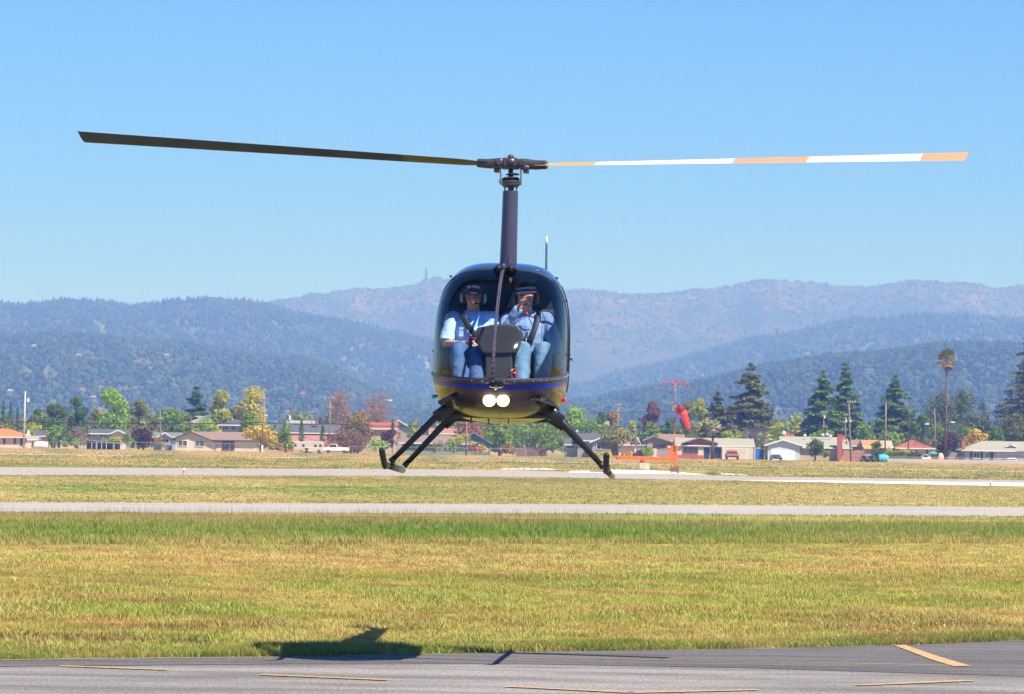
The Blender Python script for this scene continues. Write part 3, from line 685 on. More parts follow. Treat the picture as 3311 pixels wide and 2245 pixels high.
MB().tube([q(584), q(579), q(574)], [.070, .082, .060], 24).tube([q(566, 6), q(562, 6)], [.064, .050], 16).build('rotor_boot', M_dark, heli)
for dx in (-22, -7, 9, 22): MB().tube([q(622, dx * .75, -.03), q(600, dx)], [.007, .006], 8).build('control_rod', M_steel, heli)
for s in (-1, 1): MB().tube([q(598, s * 33, -.05), q(549, s * 33, -.09)], .007, 8).build('pitch_link', M_steel, heli)
hb_ = MB().ell(hub, (.062, .075, .052), 18, 12).box(hub + Vector((0, 0, .0)), (.13, .11, .075)).ell(hub + Vector((0, -.03, .045)), (.030, .03, .022), 12, 8)
hb_.box(hub + Vector((0, 0, -.045)), (.15, .08, .03)); HB = hb_.build('rotor_hub', M_hubm, heli); bevel(HB, .008)
tips = (HP(262, 443, 1.05), HP(3125, 506, -1.03)); roots = (HP(1580, 530, .05), HP(1733, 534, -.06))
BL = [('dark', [(0, 1)]), ('band', None)]
M_yb = mat('rotor_yellow_band', (.85, .34, .03), .35, var=.06, vscale=3); M_wb = mat('rotor_white_paint', (.78, .76, .76), .35, var=.06, vscale=3)
M_ob = mat('rotor_orange_band', (.72, .27, .13), .45, var=.06, vscale=3); M_kb = mat('rotor_dark_paint', (.06, .07, .095), .75, var=.2, vscale=3, spec=.15); M_gb = mat('rotor_grey_paint', (.20, .21, .23), .4, var=.1, vscale=3)
M_olive = mat('rotor_olive_root', (.07, .055, .012), .5, var=.1)  # olive tone for the root span of the dark blade
for bi, (rt, tp) in enumerate(zip(roots, tips)):
    d = (tp - rt); L = d.length; e = d.normalized(); chd = e.cross(Vector((0, 0, 1))).normalized()       # horizontal chord direction
    if chd.y > 0: chd = -chd                                       # points at the camera side
    s = -1 if bi == 0 else 1
    # grip: spindle, hinge bosses
    b = MB().tube([hub + (rt - hub) * .28, hub + (rt - hub) * .5, rt, rt + e * .10], [.040, .046, .042, .038], 14)
    b.ell(hub + (rt - hub) * .45 + Vector((0, -.045, .0)), (.040, .030, .040), 12, 8).ell(hub + (rt - hub) * .55 + Vector((0, -.05, -.035)), (.05, .022, .025), 12, 8)
    b.box(hub + (rt - hub) * .62 + Vector((0, 0, -.055)), (.05, .09, .05)).tube([hub + (rt - hub) * .5 + Vector((0, -.09, .0)), hub + (rt - hub) * .5 + Vector((0, .09, 0))], [.028, .028], 12)
    bevel(b.build('blade_grip', M_hubm, heli, smooth=False), .006)
    def sec(t):
        ch = .19 if t > .06 else .10 + t * 1.5; pit = math.radians((11 + 16 * t) if bi else -(10 + 15 * t)); c = rt + d * t 
        cd = (chd * math.cos(pit) - Vector((0, 0, 1)) * math.sin(pit)).normalized(); nz = e.cross(cd); nz = nz if nz.z > 0 else -nz
        prof = [(-.5, 0), (-.35, .045), (-.05, .065), (.3, .012), (.5, 0.002), (.3, -.012), (-.05, -.05), (-.35, -.04)]
        if bi == 0: pass
        return [c + cd * (u * ch) + nz * (w * ch) for u, w in prof]
    def span(t0, t1, n=10):
        ts = np.linspace(t0, t1, n); vs = []; [vs.extend(sec(t)) for t in ts]
        fs = [(i * 8 + k, i * 8 + (k + 1) % 8, (i + 1) * 8 + (k + 1) % 8, (i + 1) * 8 + k) for i in range(n - 1) for k in range(8)] + [tuple(range(8)), tuple((n - 1) * 8 + k for k in range(8))]
        return MB().add(vs, fs)
    xt = lambda px: (px - 1733) / (3125 - 1733)
    if bi == 0:
        bl = span(.0, .20).build('rotor_blade', M_olive, heli); bl['label'] = 'dark rotor blade with an olive yellow root'
        span(.20, .97, 24).build('blade_skin', M_kb, bl); span(.97, 1, 3).build('blade_tip', M_kb, bl)
    else:
        bl = span(0, xt(1935)).build('rotor_blade', M_yb, heli); bl['label'] = 'white rotor blade with orange bands'
        span(xt(1935), xt(2385), 12).build('white_band', M_wb, bl); span(xt(2385), xt(2625), 8).build('orange_band', M_ob, bl)
        span(xt(2625), xt(2985), 10).build('white_band', M_wb, bl); span(xt(2985), 1, 6).build('orange_band', M_ob, bl)
# ---- tail boom, stabiliser, tail rotor (behind the cabin)
MB().tube([(0, 1.5, 1.02), (0, 2.9, 1.09), (0, 4.3, 1.16)], [.15, .11, .075], 20).build('tail_boom', M_charc, heli, smooth=True)
MB().prism([(0.012, 4.10, 1.2), (0.012, 4.50, 1.2), (0.012, 4.70, 1.75), (0.012, 4.50, 1.75)], (-.024, 0, 0)).build('tail_fin', M_charc, heli)
MB().prism([(0.012, 4.15, 1.15), (0.012, 4.45, 1.15), (0.012, 4.57, .72), (0.012, 4.43, .72)], (-.024, 0, 0)).build('tail_fin', M_charc, heli)
MB().box((.22, 4.30, 1.22), (.42, .22, .02)).build('stabiliser', M_charc, heli)
MB().tube([(0, 4.35, 1.2), (-.2, 4.35, 1.2)], .03, 10).build('tail_gearbox', M_blk, heli)
for a in (.7, .7 + math.pi): MB().box((-.2, 4.35 + .27 * math.cos(a), 1.2 + .27 * math.sin(a)), (.014, .50, .10), Matrix.Rotation(a, 3, 'X')).build('tail_rotor_blade', M_wb, heli)
# ---- landing gear
SKX = {}
for s in (-1, 1):
    if s < 0: toe_t, toe_b, rear = (1234.5, 1456), (1244, 1503), (1300, 1521)
    else: toe_t, toe_b, rear = (1961, 1473), (1959, 1519), (1978, 1540)
    T = HP(*toe_t, -1.42); B = HP(*toe_b, -1.22); Rr = HP(*rear, .95)
    Rr.x = B.x + (Rr.x - B.x) * .8
    pts = [T, T.lerp(B, .75) + Vector((0, -.02, 0)), B + Vector((0, .03, -.012)), B.lerp(Rr, .12), B.lerp(Rr, .5), B.lerp(Rr, .75), Rr]
    sk = MB().tube(pts[:4], [.026, .026, .026, .026], 16).build('skid', M_blk, heli, smooth=True)
    MB().tube(pts[3:6], .0262, 16).build('skid_tube', M_blk, sk, smooth=True); MB().tube(pts[4:], .0275, 16).build('wear_shoe', M_skidm, sk, smooth=True)
    MB().ell(T, (.0265, .0265, .012), 14, 8).build('end_cap', M_dark, sk, smooth=True)
    for t in (.35, .5): MB().box(B.lerp(Rr, t) + Vector((0, 0, .045)), (.012, .06, .05)).build('wheel_bracket', M_blk, sk)
    SKX[s] = (B, Rr)
    if s < 0: A = [((1445, 1325), (1408, 1350), (1262, 1494), -.75), ((1466, 1346), (1434, 1374), (1306, 1508), .55)]
    else: A = [((1783, 1334), (1816, 1364), (1951, 1512), -.75), ((1786, 1352), (1826, 1380), (1962, 1520), .55)]
    for (a, m_, e_, yl) in A:
        P0 = HP(*a, yl); P1 = HP(*m_, yl); P2 = HP(*e_, yl); inn = P0 + Vector((-s * .16, 0, .05))
        st = MB().tube([inn, P0, P1], [.014, .030, .027], 14, rys=[.03, .055, .05]).build('strut_fairing', M_blk, heli, smooth=True)
        MB().tube([P1.lerp(P0, .3), P1, P2], [.022, .0215, .0165], 14, rys=[.032, .03, .022]).build('landing_strut', M_blk, heli, smooth=True)
        MB().tube([P2 + (P1 - P2).normalized() * .05, P2], [.024, .028], 12).build('strut_clamp', M_blk, st, smooth=True)
for yl, py in ((-.75, 1345), (.55, 1359)):
    l = HP(1462, py - 4, yl); r = HP(1796, py, yl); MB().tube([l, (l + r) / 2 + Vector((0, 0, -.01)), r], .021, 12).build('cross_tube', M_blk, heli, smooth=True)
MB().box(HP(1778, 1354, .3), (.03, .03, .03)).build('tube_bracket', M_steel, heli)
# ---- cockpit
fl = MB()
fl.prism([(-.50, -.1, .50), (.50, -.1, .50), (.50, -.8, .50), (.36, -1.25, .52), (-.36, -1.25, .52), (-.50, -.8, .50)], (0, 0, .02)); fl.build('cabin_floor', M_int, heli)
pl = []
for k in range(60):
    zt, zb, hw, zm, pu, plo = [float(q_) for q_ in hull(.03)]; a = 2 * math.pi * k / 60; c_, s_ = math.cos(a), math.sin(a); p_ = pu if s_ > 0 else plo
    pl.append((.985 * hw * math.copysign(abs(c_) ** (2 / p_), c_), .03, zm + .985 * (zt - zm if s_ > 0 else zm - zb) * math.copysign(abs(s_) ** (2 / p_), s_)))
MB().prism(pl, (0, .03, 0)).build('rear_bulkhead', M_int, heli)
M_seat = mat('seat_vinyl', (.028, .030, .036), .6, var=.2)
for px in (1525, 1707):
    q = HP(px, 1100, -.12); st = MB().box((q.x, -.10, 1.08), (.44, .10, .58)).build('seat', M_seat, heli); bevel(st, .03, 3)
    c2 = MB().box((q.x, -.36, .735), (.44, .50, .13)).build('seat_cushion', M_seat, st); bevel(c2, .03, 3)
    MB().box((q.x, -.36, .60), (.40, .46, .16)).build('seat_base', M_int, st)
cr = HP(1690, 930, -.02); po = [HP(*p_, -.02) for p_ in ((1630, 1012), (1668, 1014), (1735, 903), (1736, 893), (1728, 887), (1690, 886), (1680, 893), (1655, 955))]
cp_ = MB().prism(po, (0, .02, 0)).build('cream_panel', mat('cream_panel_tone', (.34, .36, .25), .8), heli);  # flat cream shape behind the right-hand head
# instrument pod, pedestal
pod = [(1545, 1058), (1565, 1056), (1580, 1052), (1600, 1049), (1622, 1049), (1650, 1049), (1672, 1053), (1685, 1064), (1688, 1080), (1683, 1105), (1676, 1127), (1664, 1141), (1648, 1146), (1568, 1146), (1556, 1138), (1546, 1115), (1538, 1092), (1537, 1070)]
pp = [HP(*p_, -1.02) for p_ in pod]; po_ = MB().prism(pp, (0, .16, 0)).build('instrument_pod', mat('instrument_pod_grey', (.040, .040, .040), .38, var=.15, bump=.2, bscale=60), heli); bevel(po_, .018, 3)
pe = [HP(*p_, -1.0) for p_ in ((1569, 1143), (1655, 1143), (1657, 1215), (1672, 1250), (1550, 1250), (1570, 1215))]
pd_ = MB().prism(pe, (0, .22, 0)).build('instrument_pedestal', mat('pedestal_grey', (.042, .042, .043), .5, var=.15), heli); bevel(pd_, .01)
c0 = HP(1612, 1190, -.72); c1 = HP(1618, 1092, -.66); cyc = MB().tube([c0, c1], .013, 10).build('cyclic_stick', M_blk, heli, smooth=True)
gL = HP(1522, 1098, -.70); gR = HP(1700, 1100, -.70); MB().tube([gL, c1, gR], .011, 10).build('cyclic_crossbar', M_blk, cyc, smooth=True)
M_red = mat('red_plastic', (.65, .01, .01), .3, coat=.6)
for g_ in (gL, gR): MB().tube([g_ + Vector((0, 0, .03)), g_ + Vector((0, 0, -.09))], [.016, .014], 10).build('cyclic_grip', M_blk, cyc, smooth=True)
MB().tube([HP(1520, 1092, -.73), HP(1538, 1097, -.73)], .008, 8).build('grip_button', M_red, cyc, smooth=True)
k0 = HP(1663, 1209, -1.15); MB().tube([k0 + Vector((0, .02, -.05)), k0], .006, 8).ell(k0, (.022, .022, .018), 14, 10).build('mixture_knob', M_red, heli, smooth=True)
k1 = HP(1666, 1186, -1.05); MB().ell(k1, (.012, .012, .007), 10, 8).tube([k1, k1 - Vector((0, 0, .06))], .004, 6).build('carburettor_knob', M_red, heli, smooth=True)
MB().tube([HP(1646, 1208, -1.12), HP(1653, 1199, -1.12), HP(1662, 1192, -1.1)], [.005, .007, .006], 8).build('primer_lever', M_steel, heli, smooth=True)
yw = HP(1628, 1004, -1.20); yf = front_y(yw.x, yw.z) or -1.2
ys0 = top_line(2, -1.03, -1.03)[0]
FOLD = bpy.data.textures.new('cloth_folds', 'CLOUDS'); FOLD.noise_scale = .075; FOLD.noise_depth = 1
# ================================================================== PEOPLE
def person(label, spx, cfg):
    root = bpy.data.objects.new('person', None); COL.objects.link(root); S0 = HP(spx, 1195, -.28); tag(root, label, 'person', 'two people in the helicopter cabin')
    root.matrix_world = HM @ Matrix.Translation(S0); P = lambda a, b, y: HP(a, b, y) - S0
    def organic(name, b, m, vox=.010, parent=root, sm=6):
        o = b.build(name, m, parent, smooth=True, fix=False)
        r = o.modifiers.new('remesh', 'REMESH'); r.mode = 'VOXEL'; r.voxel_size = vox; r.use_smooth_shade = True
        if sm: s = o.modifiers.new('smooth', 'SMOOTH'); s.iterations = sm; s.factor = .5
        if name in ('shirt', 'hooded_jacket', 'jeans', 'hood'):
            d_ = o.modifiers.new('folds', 'DISPLACE'); d_.texture = FOLD; d_.strength = .017; d_.mid_level = .5
            d_.texture_coords = 'LOCAL'
        return o
    def limb(b, pts, rs, n=14):
        b.tube(pts, rs, n)
        for p, r in zip(pts, rs): b.ell(p, r, 12, 8)
    c = cfg; J = {k: P(*v) for k, v in c['j'].items()}
    M_skin = mat('skin_tan', (.66, .33, .21), .5, var=.08, vscale=20, spec=.4); M_sk2 = M_skin
    # --- body: one continuous figure
    b = MB(); limb(b, [J['pelvis'], J['pelvis'].lerp(J['chest'], .5), J['chest'], J['neck0']], [.125, .12, .135, .07])
    limb(b, [J['shl'], J['shr']], [.058, .058]); limb(b, [J['neck0'], J['head'] + Vector((0, .01, -.06))], [.058, .052])
    for s in 'lr':
        limb(b, [J['sh' + s], J['el' + s], J['wr' + s]], [.052, .040, .027]); limb(b, [J['hip' + s], J['kn' + s], J['an' + s]], [.078, .056, .040])
    organic('body', b, M_skin)
    # --- head with face
    h = J['head']; b = MB(); b.ell(h + Vector((0, .01, .02)), (.074, .092, .098), 20, 14); b.ell(h + Vector((0, -.030, -.045)), (.054, .058, .062), 16, 10)
    b.ell(h + Vector((0, -.048, -.082)), (.028, .030, .024), 12, 8); b.ell(h + Vector((0, -.092, -.018)), (.013, .018, .022), 10, 8); b.ell(h + Vector((0, -.083, .008)), (.010, .014, .026), 10, 8)
    b.ell(h + Vector((0, -.068, .036)), (.048, .022, .012), 12, 8); b.ell(h + Vector((0, -.080, -.052)), (.022, .010, .010), 10, 6)
    for s in (-1, 1): b.ell(h + Vector((s * .040, -.060, -.022)), (.020, .022, .018), 10, 8); b.ell(h + Vector((s * .076, .012, .0)), (.010, .018, .030), 8, 8)
    organic('head', b, M_skin, .006, sm=4)
    for s in (-1, 1):
        MB().ell(h + Vector((s * .030, -.074, .016)), (.013, .010, .007), 10, 6).build('eye', mat('eye_dark', (.03, .02, .02), .2), root, smooth=True)
        MB().tube([h + Vector((s * .014, -.088, .030)), h + Vector((s * .046, -.078, .031))], [.004, .003], 6).build('eyebrow', mat('brow_hair', (.05, .03, .02), .8), root, smooth=True)
    MB().tube([h + Vector((-.022, -.088, -.055)), h + Vector((0, -.095, -.057)), h + Vector((.022, -.088, -.055))], [.002, .0045, .002], 6).build('mouth', mat('lip_dark', (.16, .04, .035), .6), root, smooth=True)
    # --- clothing
    sh = MB(); limb(sh, [J['pelvis'], J['pelvis'].lerp(J['chest'], .5), J['chest'], J['chest'].lerp(J['neck0'], .72)], [.15, .145, .155, .095])
    sh.ell(J['chest'] + Vector((0, -.01, .02)), (.175, .12, .13), 16, 12)
    limb(sh, [J['shl'], J['shr']], [.070, .070])
    for s in 'lr':
        e = J['el' + s]; S = J['sh' + s]; w = J['wr' + s]
        if c['short']: sh.tube([S, S.lerp(e, .5), S.lerp(e, .93)], [.068, .064, .066], 16); sh.ell(S, .069, 12, 8)
        else:
            limb(sh, [S, S.lerp(e, .5), e, e.lerp(w, .6)], [.075, .066, .058, .047]); sh.tube([e.lerp(w, .6), e.lerp(w, .93)], [.047, .040], 14)
    organic('shirt' if c['short'] else 'hooded_jacket', sh, c['top'], .009, sm=3)
    tr = MB(); limb(tr, [J['hipl'], J['hipr']], [.10, .10])
    for s in 'lr': limb(tr, [J['hip' + s], J['hip' + s].lerp(J['kn' + s], .6), J['kn' + s]], [.100, .088, .076]); limb(tr, [J['kn' + s], J['kn' + s].lerp(J['an' + s], .35)], [.076, .070]); tr.tube([J['kn' + s].lerp(J['an' + s], .35), J['an' + s]], [.070, .062], 16)
    organic('jeans', tr, c['jeans'], .010, sm=3)
    for s in 'lr': bo = MB().ell(J['an' + s] + Vector((0, -.05, -.05)), (.042, .115, .045), 14, 8).build('shoe', M_dark, root, smooth=True)
    # --- hands
    def hand(wr, dirv, palm_n, curl, thumb_side):
        d = Vector(dirv).normalized(); pn = Vector(palm_n); pn = (pn - d * pn.dot(d)).normalized(); sd = d.cross(pn).normalized()
        hb = MB(); hb.tube([wr - d * .02, wr + d * .03, wr + d * .085], [.024, .034, .038], 12, up=pn, rys=[.018, .017, .014]); hb.ell(wr + d * .05, (.03, .03, .02), 10, 8)
        for i, (off, ln) in enumerate(((-.029, .062), (-.010, .074), (.010, .069), (.028, .055))):
            p = wr + d * .075 + sd * off; pts = [p]; dd = Vector(d); fan = sd * (off * 2.2)
            for k in range(3):
                dd = (dd + pn * curl * (.6 + .25 * k) + fan * .1).normalized(); p = p + dd * ln * (.45, .32, .25)[k]; pts.append(p)
            hb.tube(pts, [.0105, .0098, .0088, .007], 8); hb.ell(pts[-1], .007, 8, 6)
        t0 = wr + d * .025 + sd * (thumb_side * .026); t1 = t0 + (d * .6 + sd * thumb_side * .75 + pn * .2).normalized() * .036; t2 = t1 + (d * .9 + sd * thumb_side * .2 + pn * .5).normalized() * .030
        hb.tube([t0, t1, t2], [.0135, .0115, .009], 8); hb.ell(t2, .009, 8, 6)
        o = organic('hand', hb, M_skin, .005, sm=1); return o
    for s in 'lr': hand(J['wr' + s], c['hand' + s][0], c['hand' + s][1], c['hand' + s][2], c['hand' + s][3])
    # --- headset
    M_cup = c['cup']
    hs = MB(); pts = [h + Vector((.094 * math.cos(a), .012, .012 + .122 * math.sin(a))) for a in np.linspace(.05, math.pi - .05, 15)]
    hs.tube(pts, .009, 8, rys=[.016] * 15); hd = hs.build('headset', M_blk, root, smooth=True)
    for s in (-1, 1):
        cu = MB().ell(h + Vector((s * .096, .004, -.006)), (.020, .034, .046), 14, 10).build('ear_cup', M_cup, hd, smooth=True)
        MB().ell(h + Vector((s * .078, .004, -.006)), (.014, .038, .050), 14, 10).build('ear_seal', M_dark, hd, smooth=True)
    m0, m1 = c['boom']; MB().tube([h + Vector((m0 * .096, -.02, -.04)), h + Vector((m0 * .085, -.07, -.062)), h + Vector((m0 * .045, -.112, -.062)), h + Vector((m1 * .012, -.118, -.058))], [.004, .004, .005, .009], 8).build('microphone_boom', M_blk, hd, smooth=True)
    return root, J, P, organic, h
M_shirt = mat('pale_blue_shirt', (.36, .57, .88), .75, var=.12, vscale=9, bump=.9, bscale=11)
M_denim = mat('denim', (.045, .105, .24), .85, var=.30, vscale=14, bump=.9, bscale=13)
M_denim2 = mat('faded_denim', (.10, .20, .30), .85, var=.25, vscale=14, bump=.9, bscale=13)
M_hood = mat('blue_jacket', (.19, .29, .48), .85, var=.15, vscale=8, bump=.9, bscale=11)
jp = dict(pelvis=(1524, 1188, -.28), chest=(1528, 1072, -.28), neck0=(1529, 1020, -.27), head=(1531, 962, -.32), shl=(1464, 1032, -.27), shr=(1592, 1032, -.27),
          ell=(1443, 1112, -.36), wrl=(1499, 1112, -.62), elr=(1604, 1115, -.36), wrr=(1588, 1165, -.55), hipl=(1494, 1196, -.34), hipr=(1556, 1196, -.34),
          knl=(1484, 1131, -.82), knr=(1546, 1146, -.82), anl=(1486, 1280, -1.06), anr=(1540, 1284, -1.06))
r1, J, P, organic, h = person('left seated pilot in pale blue short sleeved uniform shirt and black cap holding the stick', 1525,
    dict(j=jp, short=True, top=M_shirt, jeans=M_denim, cup=mat('pale_green_ear_cup', (.45, .55, .40), .35, coat=.3), boom=(1, 1),
         handl=((.9, -.5, .15), (.2, -.3, -.9), .5, 1), handr=((-.2, -.9, -.5), (0, 0, -1), .5, -1)))
# cap
M_cap = mat('charcoal_cap', (.085, .072, .078), .85, var=.15)
b = MB(); b.ell(h + Vector((0, .008, .040)), (.083, .098, .086), 24, 14)
b.v = [(x, y, max(z, h.z + .038)) for x, y, z in b.v]; cap = b.build('cap', M_cap, r1, smooth=True)
vs = []
for k in range(13):
    a = -1.15 + 2.3 * k / 12; x = math.sin(a); 
    for rr, dz in ((.94, .046), (1.0, .046), (1.58, .028 - .020 * (x * x))): vs.append(h + Vector((.080 * x * min(rr, 1.05), -.092 * math.cos(a) * rr + .004, dz)))
MB().add(vs, [(3 * k + a, 3 * k + a + 1, 3 * k + a + 4, 3 * k + a + 3) for k in range(12) for a in range(2)]).build('cap_peak', M_cap, cap, smooth=True).modifiers.new('t', 'SOLIDIFY').thickness = .004
M_wht = mat('white_thread', (.95, .95, .95), .7)
wd = MB()
for k in range(13):                        # worn white lettering across the front of the cap, unreadable in the picture
    if k in (4,): continue
    a = -.62 + 1.24 * k / 12; p = h + Vector((.086 * math.sin(a), .008 - .100 * math.cos(a) * .90, .088 - .020 * a * a)); wd.box(p, (.0075, .014, .024 if k % 2 else .020), Matrix.Rotation(a * .6, 3, 'Y'))
wo_ = wd.build('cap_lettering', M_wht, cap); wo_['kind'] = 'stuff'
# collar, placket, pockets, epaulettes, belt
nk = P(1529, 1016, -.33); 
for s in (-1, 1):
    MB().prism([nk + Vector((0, -.045, -.055)), nk + Vector((s * .052, -.005, .03)), nk + Vector((s * .068, 0, .012)), nk + Vector((s * .038, -.040, -.060))], (0, -.008, 0)).build('shirt_collar', M_shirt, r1)
    e0 = P(1479 if s < 0 else 1577, 1014, -.28); e1 = P(1452 if s < 0 else 1604, 1019, -.28)
    ep = MB().box((e0 + e1) / 2 + Vector((0, 0, .012)), (.085, .05, .008), Matrix.Rotation(.18 * s, 3, 'Y')).build('epaulette', mat('black_epaulette', (.02, .02, .025), .7), r1)
    for k in range(3): MB().box((e0 + e1) / 2 + Vector((s * (.012 + .014 * k), 0, .018 - k * .0025)), (.006, .052, .004), Matrix.Rotation(.18 * s, 3, 'Y')).build('gold_bar', mat('gold_braid', (.85, .45, .05), .4), ep)
    pk = P(1498 if s < 0 else 1566, 1074, -.425); MB().box(pk, (.070, .006, .075)).build('shirt_pocket', M_shirt, r1); MB().box(pk + Vector((0, -.004, .030)), (.073, .006, .022)).build('pocket_flap', M_shirt, r1)
bl = [P(1489, 1003, -.32), P(1500, 1030, -.42), P(1520, 1062, -.46), P(1541, 1092, -.46), P(1552, 1130, -.44)]
MB().tube(bl, .024, 8, up=(0, 1, 0), rys=[.004] * 5).build('seat_belt', M_dark, r1, smooth=True)
jq = dict(pelvis=(1708, 1188, -.28), chest=(1706, 1078, -.28), neck0=(1703, 1024, -.27), head=(1700, 965, -.32), shl=(1644, 1036, -.27), shr=(1764, 1036, -.27),
          ell=(1640, 1062, -.52), wrl=(1681, 990, -.58), elr=(1797, 1112, -.36), wrr=(1800, 1160, -.52), hipl=(1678, 1196, -.34), hipr=(1740, 1196, -.34),
          knl=(1689, 1132, -.82), knr=(1757, 1132, -.82), anl=(1686, 1280, -1.06), anr=(1752, 1282, -1.06))
r2, J, P, organic, h = person('right seated passenger in blue hooded jacket and striped cap raising one hand before the face', 1707,
    dict(j=jq, short=False, top=M_hood, jeans=M_denim2, cup=mat('dark_green_ear_cup', (.04, .13, .10), .4, coat=.3), boom=(1, -1),
         handl=((.55, -.1, .85), (.8, -.2, -.5), .55, -1), handr=((.2, -.8, -.5), (0, 0, -1), .5, 1)))
M_bean = mat('navy_knit_cap', (.012, .018, .045), .9, var=.2, bump=.4, bscale=40); M_st = mat('light_blue_knit', (.30, .48, .72), .9); M_st2 = mat('grey_knit', (.55, .60, .68), .9)
b = MB(); b.ell(h + Vector((0, .012, .038)), (.088, .100, .096), 24, 14); b.v = [(x, y, max(z, h.z + .036)) for x, y, z in b.v]; cap = b.build('knit_cap', M_bean, r2, smooth=True)
for zz, m_, r_ in ((.082, M_st, .0845), (.046, M_st2, .0895)):
    vs = []; n = 32
    for k in range(n):
        a = 2 * math.pi * k / n
        for dz in (-.008, .009): vs.append(h + Vector((r_ * math.cos(a), .012 + r_ * 1.14 * math.sin(a), zz + dz + .008 * math.cos(a))))
    MB().add(vs, [(2 * k, 2 * k + 1, (2 * k + 3) % (2 * n), (2 * k + 2) % (2 * n)) for k in range(n)]).build('cap_stripe', m_, cap, smooth=True).modifiers.new('t', 'SOLIDIFY').thickness = .004
zp = [P(1706, 1070, -.44), P(1708, 1110, -.45), P(1710, 1150, -.44)]; MB().tube(zp, .004, 6).build('zip', M_dark, r2, smooth=True)
MB().tube([P(1752, 1010, -.34), P(1765, 1040, -.40), P(1770, 1080, -.42)], .003, 6).build('jacket_piping', M_dark, r2, smooth=True)
mc = P(1704, 1016, -.47); MB().ell(mc, (.012, .012, .018), 10, 8, Matrix.Rotation(-.5, 3, 'Y')).build('microphone_muff', M_red, r2, smooth=True)
MB().tube([mc + Vector((.005, 0, -.01)), P(1716, 1040, -.46), P(1722, 1052, -.44)], .005, 6).build('cable_clip', mat('clip_grey', (.12, .13, .12), .5), r2)
b = MB(); 
for s in (-1, 1): b.ell(P(1703, 1022, -.26) + Vector((s * .05, .01, .0)), (.055, .07, .05), 12, 8)
MB().tube([P(1742, 1006, -.34), P(1738, 1040, -.42), P(1722, 1085, -.455), P(1706, 1130, -.46)], .022, 8, up=(0, 1, 0), rys=[.004] * 4).build('seat_belt', M_dark, r2, smooth=True)
organic('hood', b, M_hood, .010, sm=2)
# ================================================================== TREES
def base_py(px, d): return hor(px) + F * H / d
def LW(px, py, d):                        # width and height scale helper: world x, z at distance d
    p = DP(px, py, d); return p.x, p.z
LEAF = {}
def leafmat(col, tr=.35):
    key = tuple(col)
    if key not in LEAF: LEAF[key] = mat('leaves_%02d' % len(LEAF), col, .6, var=.35, vscale=.9, spec=.25, trans=tr)
    return LEAF[key]
M_bark = mat('tree_bark', (.11, .075, .05), .95, var=.3, vscale=3, bump=.5)
M_barkp = mat('pale_bark', (.34, .29, .25), .9, var=.3, vscale=3)
def tris(centres, normals, size, r, aspect=1.0):
    n = len(centres); N = normals / np.maximum(np.linalg.norm(normals, axis=1, keepdims=True), 1e-6); N = N + r.normal(0, .55, N.shape); N /= np.linalg.norm(N, axis=1, keepdims=True)
    a = np.cross(N, r.normal(0, 1, N.shape)); a /= np.maximum(np.linalg.norm(a, axis=1, keepdims=True), 1e-6); b = np.cross(N, a)
    s = size * r.uniform(.6, 1.35, n)[:, None]; q = r.uniform(-.5, .5, n)[:, None]
    V = np.stack([centres - a * s * .6 * aspect - b * s * .4, centres + a * s * .6 * aspect - b * s * .4 * (1 + q), centres + b * s * .75 + a * s * q], 1).reshape(-1, 3)
    return V, np.arange(3 * n).reshape(-1, 3)
def leaves(name, C, N, size, m, parent, r, aspect=1.0):
    V, f = tris(C, N, size, r, aspect); return npmesh(name, V, f, m, parent=parent)
def crown_broad(w, h, z0, r, n, lobes=14, gap=.0):
    """leaf points through an uneven crown made of many lobes"""
    L = []
    for k in range(lobes):
        t = r.uniform(0, 1); zz = z0 + h * (.14 + .74 * t); wr = math.sin(math.pi * (.24 + .60 * t)) ; a = r.uniform(0, 6.28); rr = w / 2 * wr * r.uniform(.35, .80)
        L.append((rr * math.cos(a), rr * math.sin(a), zz, r.uniform(.20, .34) * min(w, h * 1.1)))
    L.append((0, 0, z0 + h * .86, .20 * min(w, h))); L.append((0, 0, z0 + h * .5, .33 * min(w, h)))
    L = np.array(L); k = r.integers(0, len(L), n); c = L[k]; d = r.normal(0, 1, (n, 3)); d /= np.linalg.norm(d, axis=1, keepdims=True)
    rad = c[:, 3:] * r.uniform(.55, 1.08, (n, 1)) ** .6; P = c[:, :3] + d * rad * [1, 1, .85]
    P[:, 2] = np.maximum(P[:, 2], z0 * .6); return P, d + np.array([0, 0, .35])
NTREE = [0]
